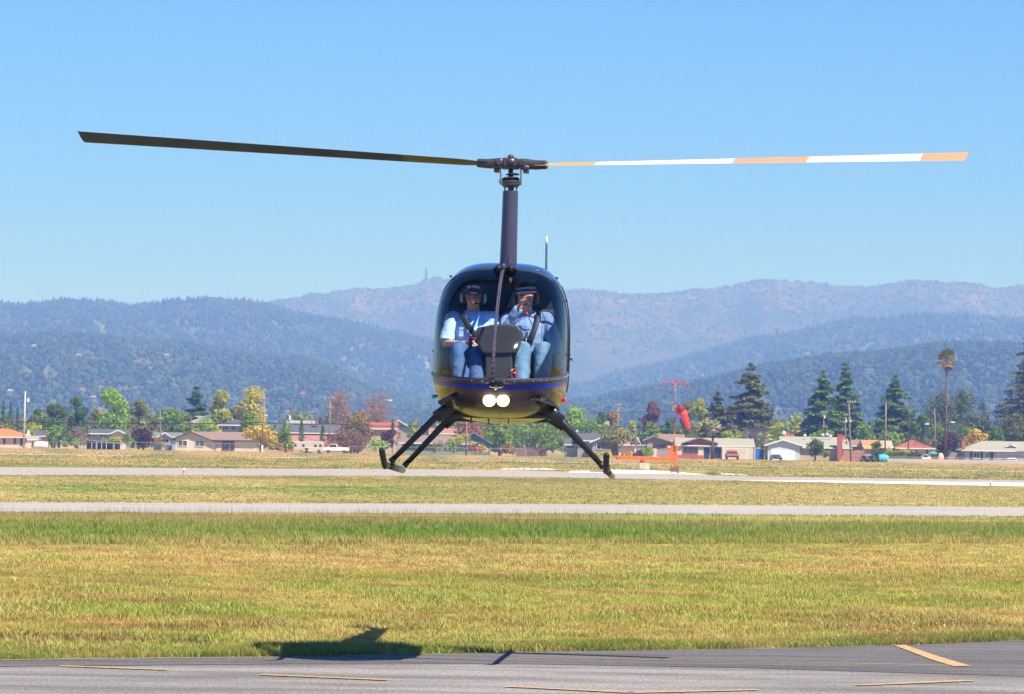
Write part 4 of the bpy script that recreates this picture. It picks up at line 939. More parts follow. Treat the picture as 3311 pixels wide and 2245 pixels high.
def tree(kind, px0, px1, ytop, ybot, d, col, name, label, group=None, dens=1.0, cat='tree', col2=None, lean=0.0):
    """crown between px0..px1 and ytop..ybot in the photograph, trunk to the ground at distance d"""
    NTREE[0] += 1; r = np.random.default_rng(100 + NTREE[0]); pr = random.Random(NTREE[0])
    S = F / d; pc = (px0 + px1) / 2; b = DP(pc, base_py(pc, d), d); w = (px1 - px0) / S
    if kind == 'broad' and d >= 798: ybot = max(ybot, base_py(pc, d) - 14)
    zt = LW(pc, ytop, d)[1]; zb = max(LW(pc, ybot, d)[1], .05); h = zt - zb
    root = empty(name, (b.x, d, 0), label, cat, group); m = leafmat(col)
    def trunk(r0, top, mm=M_bark, limbs=5):
        t = MB().tube([(0, 0, -.1), (lean * .3, 0, top * .5), (lean, 0, top)], [r0, r0 * .75, r0 * .35], 8)
        for k in range(limbs):
            a = pr.uniform(0, 6.28); z = zb + (top - zb) * pr.uniform(.0, .6) if zb > .5 else top * pr.uniform(.25, .7); l = w * .36
            t.tube([(0, 0, z), (math.cos(a) * l * .5, math.sin(a) * l * .5, z + l * .45), (math.cos(a) * l, math.sin(a) * l, z + l * .75)], [r0 * .45, r0 * .3, r0 * .12], 6)
        t.build('trunk', mm, root)
    if kind in ('broad', 'shrub'):
        n = int(np.clip(40 * w * h * dens, 320, 5200)); P, N = crown_broad(w, h, zb, r, n, lobes=int(np.clip(w * h / 4, 9, 34)))
        sc = np.array([w / max(np.ptp(P[:, 0]), .1), w / max(np.ptp(P[:, 0]), .1), h / max(np.ptp(P[:, 2]), .1)]); mid = np.array([(P[:, 0].max() + P[:, 0].min()) / 2, 0, P[:, 2].min()])
        P = (P - mid) * sc + [0, 0, zb]
        if kind == 'broad': trunk(.05 * w ** .8 + .06, zb + h * .7)
        if col2:
            k = r.random(n) < .35; leaves('crown', P[~k], N[~k], .36, m, root, r); leaves('blossom' if 'blossom' in label else 'second_foliage', P[k], N[k], .36, leafmat(col2), root, r)  # second leaf colour goes to leaves picked at random
        else: leaves('crown', P, N, (.38 if w > 3 else .28), m, root, r)
    elif kind == 'cypress':
        n = int(70 * h * dens); z = r.uniform(0, 1, n); a = r.uniform(0, 6.28, n); rr = w / 2 * np.minimum(1, (1 - z) * 1.5) ** .8 * np.minimum(1, .5 + z * 4) * r.uniform(.7, 1.0, n)
        P = np.stack([rr * np.cos(a), rr * np.sin(a), zb + h * z], -1); N = np.stack([np.cos(a), np.sin(a), np.full(n, .5)], -1); leaves('crown', P, N, .34, m, root, r, .6)
        MB().tube([(0, 0, -.1), (0, 0, zb + h * .8)], [.12, .03], 6).build('trunk', M_bark, root)
    elif kind == 'conifer':
        # whorled drooping boughs, flat sprays, uneven tiers and gaps
        pts = []; nor = []; tr = MB().tube([(0, 0, -.1), (0, 0, h * .5), (0, 0, zt - .2)], [.05 * w ** .7 + .14, .20, .03], 8); tiers = max(9, int(h / .95)); cone = dens
        for k in range(tiers):
            t = k / (tiers - 1); z = zb + h * (.02 + .95 * t); L0 = w / 2 * (1 - t) ** (.78) * (1 if t > .12 else .72 + 2.3 * t) + .35
            nb = max(4, int(9 * (1 - t) + 4)); ph = pr.uniform(0, 6.28)
            zk = z
            for q in range(nb):
                z = zk + pr.uniform(-.9, .9) * min(1, 2.5 * (1 - t)); a = ph + 6.283 * q / nb + pr.uniform(-.35, .35); L = L0 * pr.choice((.55, .75, .9, 1.0, 1.12)); up = pr.uniform(-.05, .30); m_ = int(6 + L * 7.5)
                s = np.linspace(.12, 1, m_); zz = z + L * (up * s - .30 * s ** 2 + .10 * s ** 3) ; rad = L * s
                wd = .30 * L * np.sin(math.pi * np.clip(s, .1, .92)) + .15
                for e in (-1, -.33, .33, 1):
                    off = wd * e * r.uniform(.5, 1.1, m_); x = rad * math.cos(a) - off * math.sin(a); y = rad * math.sin(a) + off * math.cos(a)
                    pts.append(np.stack([x, y, zz - abs(e) * .10 * L * .5 + r.normal(0, .07, m_)], -1)); nor.append(np.tile((math.cos(a) * .4, math.sin(a) * .4, 1.0), (m_, 1)))
                if q % 2 == 0: tr.tube([(0, 0, z), (L * .8 * math.cos(a), L * .8 * math.sin(a), z + L * (up * .8 - .17))], [.07, .02], 4)
        P = np.concatenate(pts); N = np.concatenate(nor)
        lim = 12000
        if len(P) > lim: k = r.choice(len(P), lim, replace=False); P = P[k]; N = N[k]
        k = r.random(len(P)) < .35
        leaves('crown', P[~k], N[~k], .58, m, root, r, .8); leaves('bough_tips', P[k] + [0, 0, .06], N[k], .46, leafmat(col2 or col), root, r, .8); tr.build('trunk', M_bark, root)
    elif kind == 'bare':
        t = MB(); tp = []
        def grow(p, dr, L, rad, lv):
            q = p + dr * L; t.tube([p, q], [rad, rad * .6], 4, cap=False)
            if lv == 0: tp.append(q); return
            for _ in range(3 if lv > 1 else 4):
                nd = (dr + Vector((pr.gauss(0, .5), pr.gauss(0, .5), pr.gauss(.12, .25)))).normalized(); grow(p.lerp(q, pr.uniform(.5, 1)), nd, L * pr.uniform(.6, .85), rad * .55, lv - 1)
        for _ in range(5): grow(Vector((pr.gauss(0, w * .06), 0, max(zb, 0) * .4)), Vector((pr.gauss(0, .35), pr.gauss(0, .35), 1)).normalized(), h * .30, .12, 4)
        V = np.array(t.v); ex = np.ptp(V[:, 0]); V[:, 0] *= w / ex; V[:, 1] *= w / ex; zz0 = V[:, 2].min(); V[:, 2] = (V[:, 2] - zz0) * (zt / np.ptp(V[:, 2])); t.v = [tuple(v) for v in V]
        tw = t.build('branches', mat('bare_twig_%02d' % len(MATS), tuple(x * .9 for x in col), .9, var=.2), root, fix=False); tw['kind'] = 'stuff'
        n = int(w * h * 30 * dens); P, N = crown_broad(w, h, zb, r, n, lobes=16); sc = np.array([w / np.ptp(P[:, 0]), w / np.ptp(P[:, 0]), h / np.ptp(P[:, 2])]); P = (P - [0, 0, P[:, 2].min()]) * sc + [0, 0, zb]
        leaves('twigs', P, N, .30, m, root, r, .5)['kind'] = 'stuff'
    return root
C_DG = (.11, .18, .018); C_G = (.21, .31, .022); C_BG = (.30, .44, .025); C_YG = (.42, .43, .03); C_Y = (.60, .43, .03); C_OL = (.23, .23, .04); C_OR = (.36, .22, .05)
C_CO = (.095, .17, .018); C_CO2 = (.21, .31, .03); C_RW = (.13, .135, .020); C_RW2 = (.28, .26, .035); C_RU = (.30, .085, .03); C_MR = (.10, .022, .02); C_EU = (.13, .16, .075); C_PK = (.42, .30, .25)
TR = [
 # kind px0 px1 top bot  d   colour  name  label
 ('cypress', 0, 17, 1294, 1400, 860, C_DG, 'cypress_tree', 'dark pencil cypress at the far left edge, taller of the pair nearest the terracotta house'),
 ('cypress', 22, 43, 1298, 1400, 858, C_DG, 'cypress_tree', 'dark pencil cypress just left of the white topped leftmost pole'),
 ('cypress', 47, 62, 1320, 1400, 862, C_DG, 'cypress_tree', 'small slim cypress between the tall cypress and the leftmost pole'),
 ('broad', -30, 60, 1362, 1425, 845, C_OL, 'broadleaf_tree', 'low olive brown tree under the left cypresses'),
 ('broad', 84, 142, 1322, 1400, 850, C_DG, 'broadleaf_tree', 'dark green tree just right of the leftmost pole'),
 ('broad', 122, 215, 1301, 1392, 842, C_DG, 'broadleaf_tree', 'broad dark round crowned tree above the grey roof at the left'),
 ('broad', 204, 292, 1282, 1390, 846, C_DG, 'broadleaf_tree', 'dark tree with a ragged thin top left of the bright green tree'),
 ('shrub', 84, 132, 1366, 1395, 812, C_YG, 'shrub', 'yellow green shrub right of the leftmost pole'),
 ('broad', 282, 336, 1318, 1400, 840, C_OL, 'broadleaf_tree', 'brownish olive tree at the left foot of the bright green tree'),
 ('broad', 313, 424, 1257, 1402, 830, C_BG, 'broadleaf_tree', 'tall bright green tree standing above the small grey houses at the left'),
 ('broad', 404, 492, 1292, 1400, 838, C_OL, 'broadleaf_tree', 'olive green tree leaning against the right side of the bright green tree'),
 ('broad', 466, 534, 1344, 1406, 835, C_OL, 'broadleaf_tree', 'low olive tree behind the small short pole at the left'),
 ('broad', 506, 604, 1316, 1408, 828, C_G, 'broadleaf_tree', 'mid green rounded tree left of the hip roofed grey brown house'),
 ('broad', 145, 208, 1374, 1425, 788, C_G, 'broadleaf_tree', 'compact round green tree beside the grey roof at the left'),
 ('bare', 212, 290, 1380, 1436, 786, (.30, .22, .15), 'bare_tree', 'leafless pale brown tree in front of the left grey roof'),
 ('broad', 140, 240, 1318, 1400, 852, C_DG, 'broadleaf_tree', 'dark green tree filling the grove between the two taller dark trees at the left'),
 ('shrub', 50, 112, 1390, 1428, 802, C_G, 'shrub', 'green shrub under the grey roof behind the leftmost pole'),
 ('shrub', 196, 262, 1412, 1446, 782, C_G, 'shrub', 'green shrub at the foot of the pale brown leafless tree'),
 ('shrub', 330, 440, 1412, 1436, 792, C_YG, 'shrub', 'long yellow green shrub row behind the carport roof'),
 ('shrub', 388, 432, 1402, 1444, 784, C_G, 'shrub', 'green shrub between the small grey gable and the maroon tree'),
 ('broad', 560, 650, 1330, 1404, 846, C_OL, 'broadleaf_tree', 'olive tree in front of the irregular dark pine'),
 ('broad', 700, 800, 1318, 1392, 872, C_OL, 'broadleaf_tree', 'dull green tree low behind the golden green trees'),
 ('shrub', 660, 716, 1374, 1402, 806, C_YG, 'shrub', 'bright yellow green crown above the brown ridge of the tan house'),
 ('broad', 424, 503, 1383, 1448, 772, C_MR, 'broadleaf_tree', 'dark maroon round tree left of the big tan house'),
 ('shrub', 498, 536, 1416, 1449, 768, C_OR, 'shrub', 'orange and green shrub between the maroon tree and the arched gable house'),
 ('conifer', 584, 682, 1252, 1378, 880, (.09, .15, .025), 'pine_tree', 'irregular dark pine above the hip roofed house'),
 ('broad', 668, 770, 1262, 1376, 860, C_YG, 'broadleaf_tree', 'yellow green poplar like tree touching the pine'),
 ('broad', 752, 862, 1247, 1372, 866, (.52, .46, .04), 'broadleaf_tree', 'tall golden green tree behind the second crossarm pole'),
 ('broad', 610, 718, 1352, 1402, 808, C_BG, 'broadleaf_tree', 'bright green low crown behind the ridge of the tan house'),
 ('broad', 768, 838, 1335, 1400, 812, C_G, 'broadleaf_tree', 'green rounded tree just left of the second crossarm pole'),
 ('broad', 783, 906, 1376, 1446, 760, C_Y, 'broadleaf_tree', 'golden yellow tree at the right end of the tan house'),
 ('broad', 898, 950, 1374, 1456, 756, C_G, 'broadleaf_tree', 'dark green pyramidal tree right of the golden yellow tree'),
 ('cypress', 964, 983, 1357, 1430, 790, C_DG, 'cypress_tree', 'slim cypress left of the white trailer with blue tarpaulin'),
 ('cypress', 1033, 1051, 1375, 1432, 788, C_DG, 'cypress_tree', 'slim cypress right of the white trailer with blue tarpaulin'),
 ('bare', 1040, 1165, 1256, 1400, 850, (.36, .20, .10), 'bare_tree', 'tall rust coloured sparse tree at the third crossarm pole', None, .9),
 ('bare', 1158, 1280, 1255, 1404, 870, (.36, .20, .14), 'bare_tree', 'tall pinkish leafless tree left of the helicopter skid', None, .8),
 ('broad', 1086, 1208, 1330, 1400, 820, (.32, .22, .05), 'broadleaf_tree', 'brown green round tree under the tall leafless trees'),
 ('bare', 1058, 1228, 1386, 1462, 770, (.25, .15, .07), 'bare_tree', 'low reddish brown brush behind the white pickup', None, 1.2),
 ('shrub', 1183, 1258, 1426, 1458, 760, C_BG, 'shrub', 'bright green flat shrub left of the helicopter left skid'),
 ('shrub', 1228, 1282, 1390, 1450, 790, C_MR, 'shrub', 'dark maroon shrub behind the bright green flat shrub'),
 ('cypress', 1261, 1276, 1356, 1416, 800, C_DG, 'cypress_tree', 'slim cypress left of the white gabled distant house'),
 ('cypress', 1314, 1337, 1366, 1420, 800, C_G, 'cypress_tree', 'small cypress right of the white gabled distant house'),
 ('shrub', 1394, 1452, 1426, 1466, 745, C_PK, 'flowering_shrub', 'pink blossom shrub below the left landing struts', None, 1.0, 'shrub', C_G),
 ('shrub', 1438, 1480, 1418, 1465, 748, C_G, 'shrub', 'green shrub between the pink blossom shrub and the middle pole'),
 ('broad', 1468, 1572, 1357, 1412, 815, (.32, .13, .03), 'broadleaf_tree', 'rust red tree below the helicopter belly'),
 ('shrub', 1470, 1538, 1403, 1442, 765, C_YG, 'shrub', 'yellow green shrub left of the teal gabled house'),
 ('shrub', 1532, 1582, 1437, 1467, 742, C_Y, 'shrub', 'yellow shrub in front of the teal gabled house'),
 ('shrub', 1519, 1542, 1441, 1458, 738, (.50, .02, .01), 'flowering_shrub', 'bright red flowering shrub by the middle pole', None, 1.0, 'shrub'),
 ('broad', 1563, 1666, 1382, 1464, 758, C_G, 'broadleaf_tree', 'round mid green tree right of the teal gabled house'),
 ('shrub', 1612, 1668, 1430, 1468, 752, C_OR, 'shrub', 'tan orange shrub under the round mid green tree'),
 ('broad', 1664, 1838, 1359, 1452, 770, C_G, 'broadleaf_tree', 'wide green tree with a visible trunk below the helicopter'),
 ('broad', 1540, 1700, 1330, 1420, 850, C_G, 'broadleaf_tree', 'green tree seen just under the helicopter belly'),
 ('broad', 1690, 1820, 1312, 1400, 855, C_OL, 'broadleaf_tree', 'olive green tree under the right side of the helicopter'),
 ('broad', 1805, 1905, 1312, 1400, 850, C_BG, 'broadleaf_tree', 'large bright green tree right of the helicopter, above its right strut'),
 ('broad', 1862, 1978, 1350, 1406, 842, C_G, 'broadleaf_tree', 'low green trees behind the grey house with the dish'),
 ('broad', 1920, 1966, 1331, 1378, 856, C_DG, 'broadleaf_tree', 'small dark tree left of the orange crowned tree'),
 ('broad', 1953, 2022, 1332, 1396, 852, C_OR, 'broadleaf_tree', 'orange and gold crowned tree behind the pole right of the helicopter'),
 ('broad', 2014, 2060, 1360, 1412, 840, C_YG, 'broadleaf_tree', 'small yellow green tree right of the orange crowned tree'),
 ('broad', 1935, 2057, 1384, 1454, 755, C_OL, 'broadleaf_tree', 'olive brown tree beside the grey house, behind the pole'),
 ('shrub', 1923, 1976, 1458, 1474, 738, C_Y, 'shrub', 'flat yellow shrub under the white framed window'),
 ('shrub', 2006, 2045, 1459, 1476, 738, C_Y, 'shrub', 'yellow shrub left of the dark parked car'),
 ('broad', 2073, 2137, 1299, 1388, 845, (.22, .085, .05), 'broadleaf_tree', 'copper red tree left of the windsock'),
 ('broad', 2068, 2138, 1368, 1412, 835, C_G, 'broadleaf_tree', 'green tree under the copper red tree'),
 ('broad', 2128, 2212, 1352, 1412, 838, C_DG, 'broadleaf_tree', 'dark green tree behind the windsock pole'),
 ('shrub', 2077, 2114, 1444, 1476, 738, C_BG, 'shrub', 'light green shrub left of the white picket fence'),
 ('broad', 2196, 2262, 1296, 1400, 862, C_OL, 'broadleaf_tree', 'dull olive tree right behind the windsock'),
 ('broad', 2232, 2292, 1288, 1404, 850, C_YG, 'broadleaf_tree', 'light yellow green tree between the windsock and the brown conifer'),
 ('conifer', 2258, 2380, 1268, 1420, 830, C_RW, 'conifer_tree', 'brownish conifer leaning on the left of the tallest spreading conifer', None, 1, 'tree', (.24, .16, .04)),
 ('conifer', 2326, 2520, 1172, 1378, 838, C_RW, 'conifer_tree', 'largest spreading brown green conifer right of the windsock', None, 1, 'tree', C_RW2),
 ('broad', 2330, 2420, 1376, 1424, 826, C_OL, 'broadleaf_tree', 'low olive trees at the foot of the largest conifer'),
 ('shrub', 2330, 2400, 1396, 1424, 806, C_BG, 'shrub', 'light green bushes showing above the roof right of the short palm'),
 ('bare', 2394, 2500, 1366, 1460, 775, (.24, .18, .15), 'bare_tree', 'grey leafless tree between the garage house and the pale blue house', None, .5),
 ('shrub', 2486, 2534, 1368, 1396, 822, C_YG, 'shrub', 'yellow green bush right of the grey leafless tree'),
 ('broad', 2494, 2536, 1392, 1416, 812, C_G, 'broadleaf_tree', 'small green tree beside the first roof dish'),
 ('broad', 2540, 2570, 1372, 1412, 830, C_G, 'broadleaf_tree', 'small pointed green tree left of the twin conifers'),
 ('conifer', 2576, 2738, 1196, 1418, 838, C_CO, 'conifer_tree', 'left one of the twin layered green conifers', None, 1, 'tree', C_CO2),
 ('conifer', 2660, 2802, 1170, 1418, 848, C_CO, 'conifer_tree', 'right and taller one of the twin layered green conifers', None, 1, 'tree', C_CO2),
 ('broad', 2755, 2830, 1364, 1428, 838, C_G, 'broadleaf_tree', 'green trees between the twin conifers and the lone ragged conifer'),
 ('broad', 2610, 2700, 1386, 1424, 828, C_G, 'broadleaf_tree', 'green bushes behind the three roof dishes'),
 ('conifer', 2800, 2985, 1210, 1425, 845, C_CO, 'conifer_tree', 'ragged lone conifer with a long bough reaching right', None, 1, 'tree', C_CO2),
 ('broad', 2838, 2950, 1394, 1436, 826, C_G, 'broadleaf_tree', 'green trees at the foot of the ragged lone conifer'),
 ('broad', 2606, 2665, 1416, 1476, 750, (.11, .15, .022), 'broadleaf_tree', 'round yellowish green tree in front of the pale blue house'),
 ('shrub', 2660, 2684, 1460, 1480, 745, C_YG, 'shrub', 'small yellow green shrub right of the round tree'),
 ('broad', 2814, 2853, 1426, 1472, 748, C_DG, 'broadleaf_tree', 'dark little tree in front of the orange roofed houses'),
 ('broad', 2942, 3012, 1340, 1424, 840, C_DG, 'broadleaf_tree', 'dark green tree left of the eucalyptus'),
 ('broad', 2966, 3120, 1258, 1400, 872, C_EU, 'eucalyptus_tree', 'left part of the tall grey green eucalyptus behind the palm', None, .75),
 ('broad', 3050, 3172, 1256, 1400, 876, C_EU, 'eucalyptus_tree', 'tall rounded grey green eucalyptus right of the palm trunk', None, .75),
 ('broad', 3140, 3206, 1300, 1404, 870, C_EU, 'eucalyptus_tree', 'lower thin eucalyptus right of the tall one', None, .6),
 ('broad', 2998, 3060, 1372, 1432, 822, C_G, 'broadleaf_tree', 'green tree behind the red roofed house'),
 ('broad', 3022, 3100, 1395, 1468, 765, C_MR, 'broadleaf_tree', 'dark red plum tree around the foot of the tall palm'),
 ('broad', 3094, 3152, 1380, 1424, 815, C_G, 'broadleaf_tree', 'green tree behind the red brick chimney at the right'),
 ('broad', 3112, 3196, 1387, 1452, 795, C_Y, 'broadleaf_tree', 'golden yellow tree behind the roof at the right edge'),
 ('broad', 3200, 3330, 1330, 1432, 820, C_RW, 'broadleaf_tree', 'dark green tree below the giant conifer at the right edge'),
 ('conifer', 3196, 3470, 1035, 1425, 850, C_RW, 'conifer_tree', 'giant dark conifer cut by the right edge of the picture', None, 1, 'tree', (.13, .12, .03)),
 ('broad', 3180, 3260, 1380, 1432, 812, C_DG, 'broadleaf_tree', 'dark bush between the yellow tree and the right edge tree'),
]
for t in TR: tree(*t[:9], *(t[9:] if len(t) > 9 else ()))
# palms
def palm(px, ytop, ycrown, ybase, crown_w, d, label, nf, mfr, mdead, tr):
    S = F / d; b = DP(px, base_py(px, d), d); root = empty('palm_tree', (b.x, d, 0), label, 'palm'); zt = LW(px, ytop, d)[1]; zc = LW(px, ycrown, d)[1]; w = crown_w / S / 2; r = random.Random(int(px))
    MB().tube([(-.1, 0, -.1), (0, 0, zc * .5), (0, 0, zc + (zt - zc) * .45)], [tr * 1.4, tr, tr * .8], 10).build('trunk', M_bark, root, smooth=True)
    zh = zc + (zt - zc) * .5
    for k in range(nf):
        t = k / nf; el = 1.40 - 2.6 * t; a = k * 2.4; L = w * r.uniform(.85, 1.1) * (1.05 if el > -.5 else .62 + .5 * abs(math.sin(k))); dead = el < -.35 and r.random() < .7 or r.random() < .15
        dr = Vector((math.cos(a) * math.cos(el), math.sin(a) * math.cos(el), math.sin(el))); p = Vector((0, 0, zh)) + dr * L * .5; sd = dr.cross(Vector((0, 0, 1))).normalized(); upv = sd.cross(dr)
        b_ = MB(); b_.tube([(0, 0, zh), p], [.03, .02], 4)
        vs = [p]; n = 9
        for q in range(n):
            f = -1.15 + 2.3 * q / (n - 1); ll = L * .55 * (1 if q % 2 == 0 else .72); e = p + (dr * math.cos(f) + sd * math.sin(f)) * ll + Vector((0, 0, -.25 * ll * abs(f))) ; vs.append(e)
        b_.add(vs, [(0, q, q + 1) for q in range(1, n)]); b_.build('dead_frond' if dead else 'frond', mdead if dead else mfr, root, fix=False)
M_fr = leafmat((.18, .18, .025)); M_fd = leafmat((.62, .38, .07))
palm(3057, 1127, 1200, 1494, 70, 752, 'tall thin trunked fan palm rising above the roofs at the right', 46, M_fr, M_fd, .20)
palm(2304, 1364, 1400, 1486, 56, 752, 'short fan palm with pale green crown in front of the garage house', 34, leafmat((.42, .42, .22)), leafmat((.55, .40, .20)), .24)

# ================================================================== HOUSES
M_pane = mat('dark_window_glass', (.030, .040, .055), .12, var=.2, coat=.5); M_wfr = mat('white_trim', (.70, .68, .66), .6, var=.06); M_dkfr = mat('dark_trim', (.05, .05, .05), .7)
def roofmat(name, col): return siding(name, col, 1.1, 1, rough=.9)
class House:
    def __init__(s, px, d, label, name='house', cat='house', group='houses beyond the airfield'):
        s.px = px; s.d = d; s.S = F / d; b = DP(px, base_py(px, d), d); s.bx = b.x; s.root = empty(name, (b.x, d, 0), label, cat, group); s.front = 0.0
    def X(s, px, y=0.0): return DP(px, 1450, s.d + y).x - s.bx
    def Z(s, px, py, y=0.0): return DP(px, py, s.d + y).z
    def wall(s, x0, x1, yt, m, y0, y1, name='wall'):
        a, b = s.X(x0, y0), s.X(x1, y0); z = s.Z((x0 + x1) / 2, yt, y0); MB().box(((a + b) / 2, (y0 + y1) / 2, z / 2 - .05), (b - a, y1 - y0, z + .1)).build(name, m, s.root); return a, b, z
    def side(s, x0, x1, ye, yr, m, wm, depth=8.0, y0=0.0, hip=(0, 0), inset=.5, fascia=None, walls=True):
        """wing with its ridge across the picture"""
        a, b = s.X(x0, y0), s.X(x1, y0); ze = s.Z((x0 + x1) / 2, ye, y0 - .6); zr = s.Z((x0 + x1) / 2, yr, y0 + depth / 2); yc = y0 + depth / 2
        if walls: MB().box(((a + b) / 2, yc, ze / 2), (b - a - 2 * inset, depth, ze)).build('wall', wm, s.root)
        A = [(a, y0 - .6, ze), (b, y0 - .6, ze), (b, y0 + depth + .6, ze), (a, y0 + depth + .6, ze), (a + hip[0] * depth / 2, yc, zr), (b - hip[1] * depth / 2, yc, zr)]
        Bm = [(x, y, z - .18) for x, y, z in A[:4]]
        MB().add(A + Bm, [(0, 1, 5, 4), (1, 2, 5), (2, 3, 4, 5), (3, 0, 4), (0, 6, 7, 1), (1, 7, 8, 2), (2, 8, 9, 3), (3, 9, 6, 0), (9, 8, 7, 6)]).build('roof', m, s.root)
        MB().box(((a + b) / 2, y0 - .63, ze - .10), (b - a, .05, .20)).build('fascia', fascia or M_wfr, s.root)
        if walls and (hip[0] == 0 or hip[1] == 0):
            for sx, xx in ((-1, a + inset), (1, b - inset)):
                MB().prism([(xx, y0, ze - .05), (xx, y0 + depth, ze - .05), (xx, yc, zr - .15 - (zr - ze) * .02)], (-sx * .15, 0, 0)).build('gable_wall', wm, s.root)
        return ze
    def gable(s, x0, x1, xp, ye0, yp, ye1, m, wm, depth=7.0, y0=-1.2, inset=.4, fascia=None, zlo=-.1):
        a, b, p = s.X(x0, y0), s.X(x1, y0), s.X(xp, y0); z0 = s.Z(x0, ye0, y0); z1 = s.Z(x1, ye1, y0); zp = s.Z(xp, yp, y0)
        zl = z0 + (zp - z0) * inset / max(p - a, .1); zr = z1 + (zp - z1) * inset / max(b - p, .1); tk = .16
        MB().prism([(a + inset, y0, zlo), (b - inset, y0, zlo), (b - inset, y0, zr - tk), (p, y0, zp - tk), (a + inset, y0, zl - tk)], (0, depth, 0)).build('gable_wall', wm, s.root)
        f = fascia or M_wfr
        for (xa, za, nm) in ((a, z0, 'l'), (b, z1, 'r')):
            MB().prism([(xa, y0 - .55, za), (p, y0 - .55, zp), (p, y0 - .55, zp - tk), (xa, y0 - .55, za - tk)], (0, depth + .6, 0)).build('roof', m, s.root)
            MB().prism([(xa, y0 - .60, za + .02), (p, y0 - .60, zp + .02), (p, y0 - .60, zp - .22), (xa, y0 - .60, za - .22)], (0, .047, 0)).build('barge_board', f, s.root)
        s.front = y0
    def win(s, x0, x1, yt, yb, y=None, fr=M_wfr, mull=1, name='window', pane=M_pane):
        y = s.front if y is None else y; a, b = s.X(x0, y), s.X(x1, y); zt = s.Z((x0 + x1) / 2, yt, y); zb = max(s.Z((x0 + x1) / 2, yb, y), .12); w = b - a; h = zt - zb; t = .09
        m_ = MB(); m_.box(((a + b) / 2, y - .05, zt), (w + t, .10, t)).box(((a + b) / 2, y - .06, zb), (w + t, .14, t))
        for xx in (a, b): m_.box((xx, y - .05, (zt + zb) / 2), (t, .096, h - t))
        for k in range(mull): m_.box((a + w * (k + 1) / (mull + 1), y - .045, (zt + zb) / 2), (t * .6, .07, h - t))
        f = m_.build(name, fr, s.root); MB().box(((a + b) / 2, y - .020, (zt + zb) / 2), (w - t, .03, h - t)).build('pane', pane, f); return f
    def garage(s, x0, x1, yt, m, y=None, rows=4, yb=None):
        y = s.front if y is None else y; a, b = s.X(x0, y), s.X(x1, y); zt = s.Z((x0 + x1) / 2, yt, y); fr = MB()
        fr.box(((a + b) / 2, y - .04, zt + .06), (b - a + .3, .09, .12)).box((a - .07, y - .04, zt / 2), (.13, .09, zt)).box((b + .07, y - .04, zt / 2), (.13, .09, zt)); f = fr.build('garage_door', M_wfr, s.root)
        for k in range(rows): MB().box(((a + b) / 2, y - .035, zt * (k + .5) / rows), (b - a, .04, zt / rows - .04)).build('door_panel', m, f)
    def chim(s, x0, x1, yt, yb, m, y=3.0):
        a, b = s.X(x0, y), s.X(x1, y); zt = s.Z(x0, yt, y); zb = max(s.Z(x0, yb, y), 0); MB().box(((a + b) / 2, y, (zt + zb) / 2), (b - a, .8, zt - zb)).box(((a + b) / 2, y, zt + .05), (b - a + .15, .95, .12)).build('chimney', m, s.root)
    def dish(s, px, py, y=1.0, r=.45, zfoot=.6):
        r *= .62
        x, z = s.X(px, y), s.Z(px, py, y); n = 14; vs = [(x, y, z)]
        for k in range(n): a = 6.283 * k / n; vs.append((x + r * math.cos(a), y - .16, z + r * math.sin(a)))
        o = MB().add(vs, [(0, k, k % n + 1) for k in range(1, n + 1) for _ in (0,)][:0] + [(0, k + 1, (k + 1) % n + 1) for k in range(n)]).build('satellite_dish', mat('dish_white', (.62, .62, .64), .5), s.root, smooth=True, fix=False)
        o.modifiers.new('t', 'SOLIDIFY').thickness = .03; MB().tube([(x, y + .02, z), (x, y + .1, z - r - zfoot)], .035, 6).build('dish_mast', M_steel, o)
def wm(name, col): return mat(name, col, .85, var=.08, vscale=.6, bump=.15, bscale=5)
R_gr = roofmat('grey_shingle', (.16, .155, .15)); R_dg = roofmat('dark_grey_shingle', (.085, .085, .095)); R_br = roofmat('brown_shingle', (.23, .15, .11)); R_tan = roofmat('tan_shingle', (.25, .23, .19))
R_te = roofmat('terracotta_tile', (.62, .16, .05)); R_rd = roofmat('red_brown_tile', (.30, .085, .05)); R_or = roofmat('orange_tile', (.50, .20, .07)); R_kh = roofmat('khaki_shingle', (.30, .28, .21))
W_cr = wm('cream_stucco', (.60, .50, .40)); W_pk = wm('pink_stucco', (.72, .52, .46)); W_gy = siding('grey_siding', (.36, .33, .33)); W_wb = siding('pale_blue_siding', (.58, .61, .72)); W_bl = siding('blue_grey_siding', (.36, .40, .52)); W_tl = wm('teal_stucco', (.10, .17, .19)); W_tn = wm('tan_stucco', (.42, .33, .22))
M_brick = mat('red_brick', (.38, .10, .06), .9, var=.25, vscale=4)
# far left terracotta house
h = House(20, 790, 'pink house under a terracotta orange hip roof at the left edge of the picture'); h.side(-120, 92, 1412, 1386, R_te, W_pk, 9, hip=(0, 1.0), inset=.5)
for x0, x1 in ((11, 16), (45, 50)): h.win(x0, x1, 1419, 1435, 0, M_dkfr, 0)
h.win(66, 72, 1419, 1440, 0, M_dkfr, 0)
h = House(105, 785, 'tiny orange walled shed with an olive roof beside the terracotta house', 'shed', 'shed', None); h.side(88, 124, 1421, 1409, R_kh, mat('orange_board', (.62, .20, .05), .8), 4, inset=1.0)
h = House(100, 815, 'low grey roofed house behind the leftmost pole'); h.side(55, 148, 1409, 1392, R_dg, W_gy, 8); h.win(118, 124, 1412, 1420, 0)
h = House(350, 808, 'small grey house with a white trimmed right gable below the bright green tree'); h.side(285, 415, 1402, 1388, R_dg, W_gy, 8, inset=.4); h.gable(354, 410, 382, 1402, 1390, 1403, R_dg, W_pk, 6, -1.6); h.win(320, 333, 1405, 1414, 0); h.win(298, 308, 1405, 1414, 0)
h = House(330, 778, 'low open carport with a flat grey roof and white posts at the left', 'carport', 'carport', None)
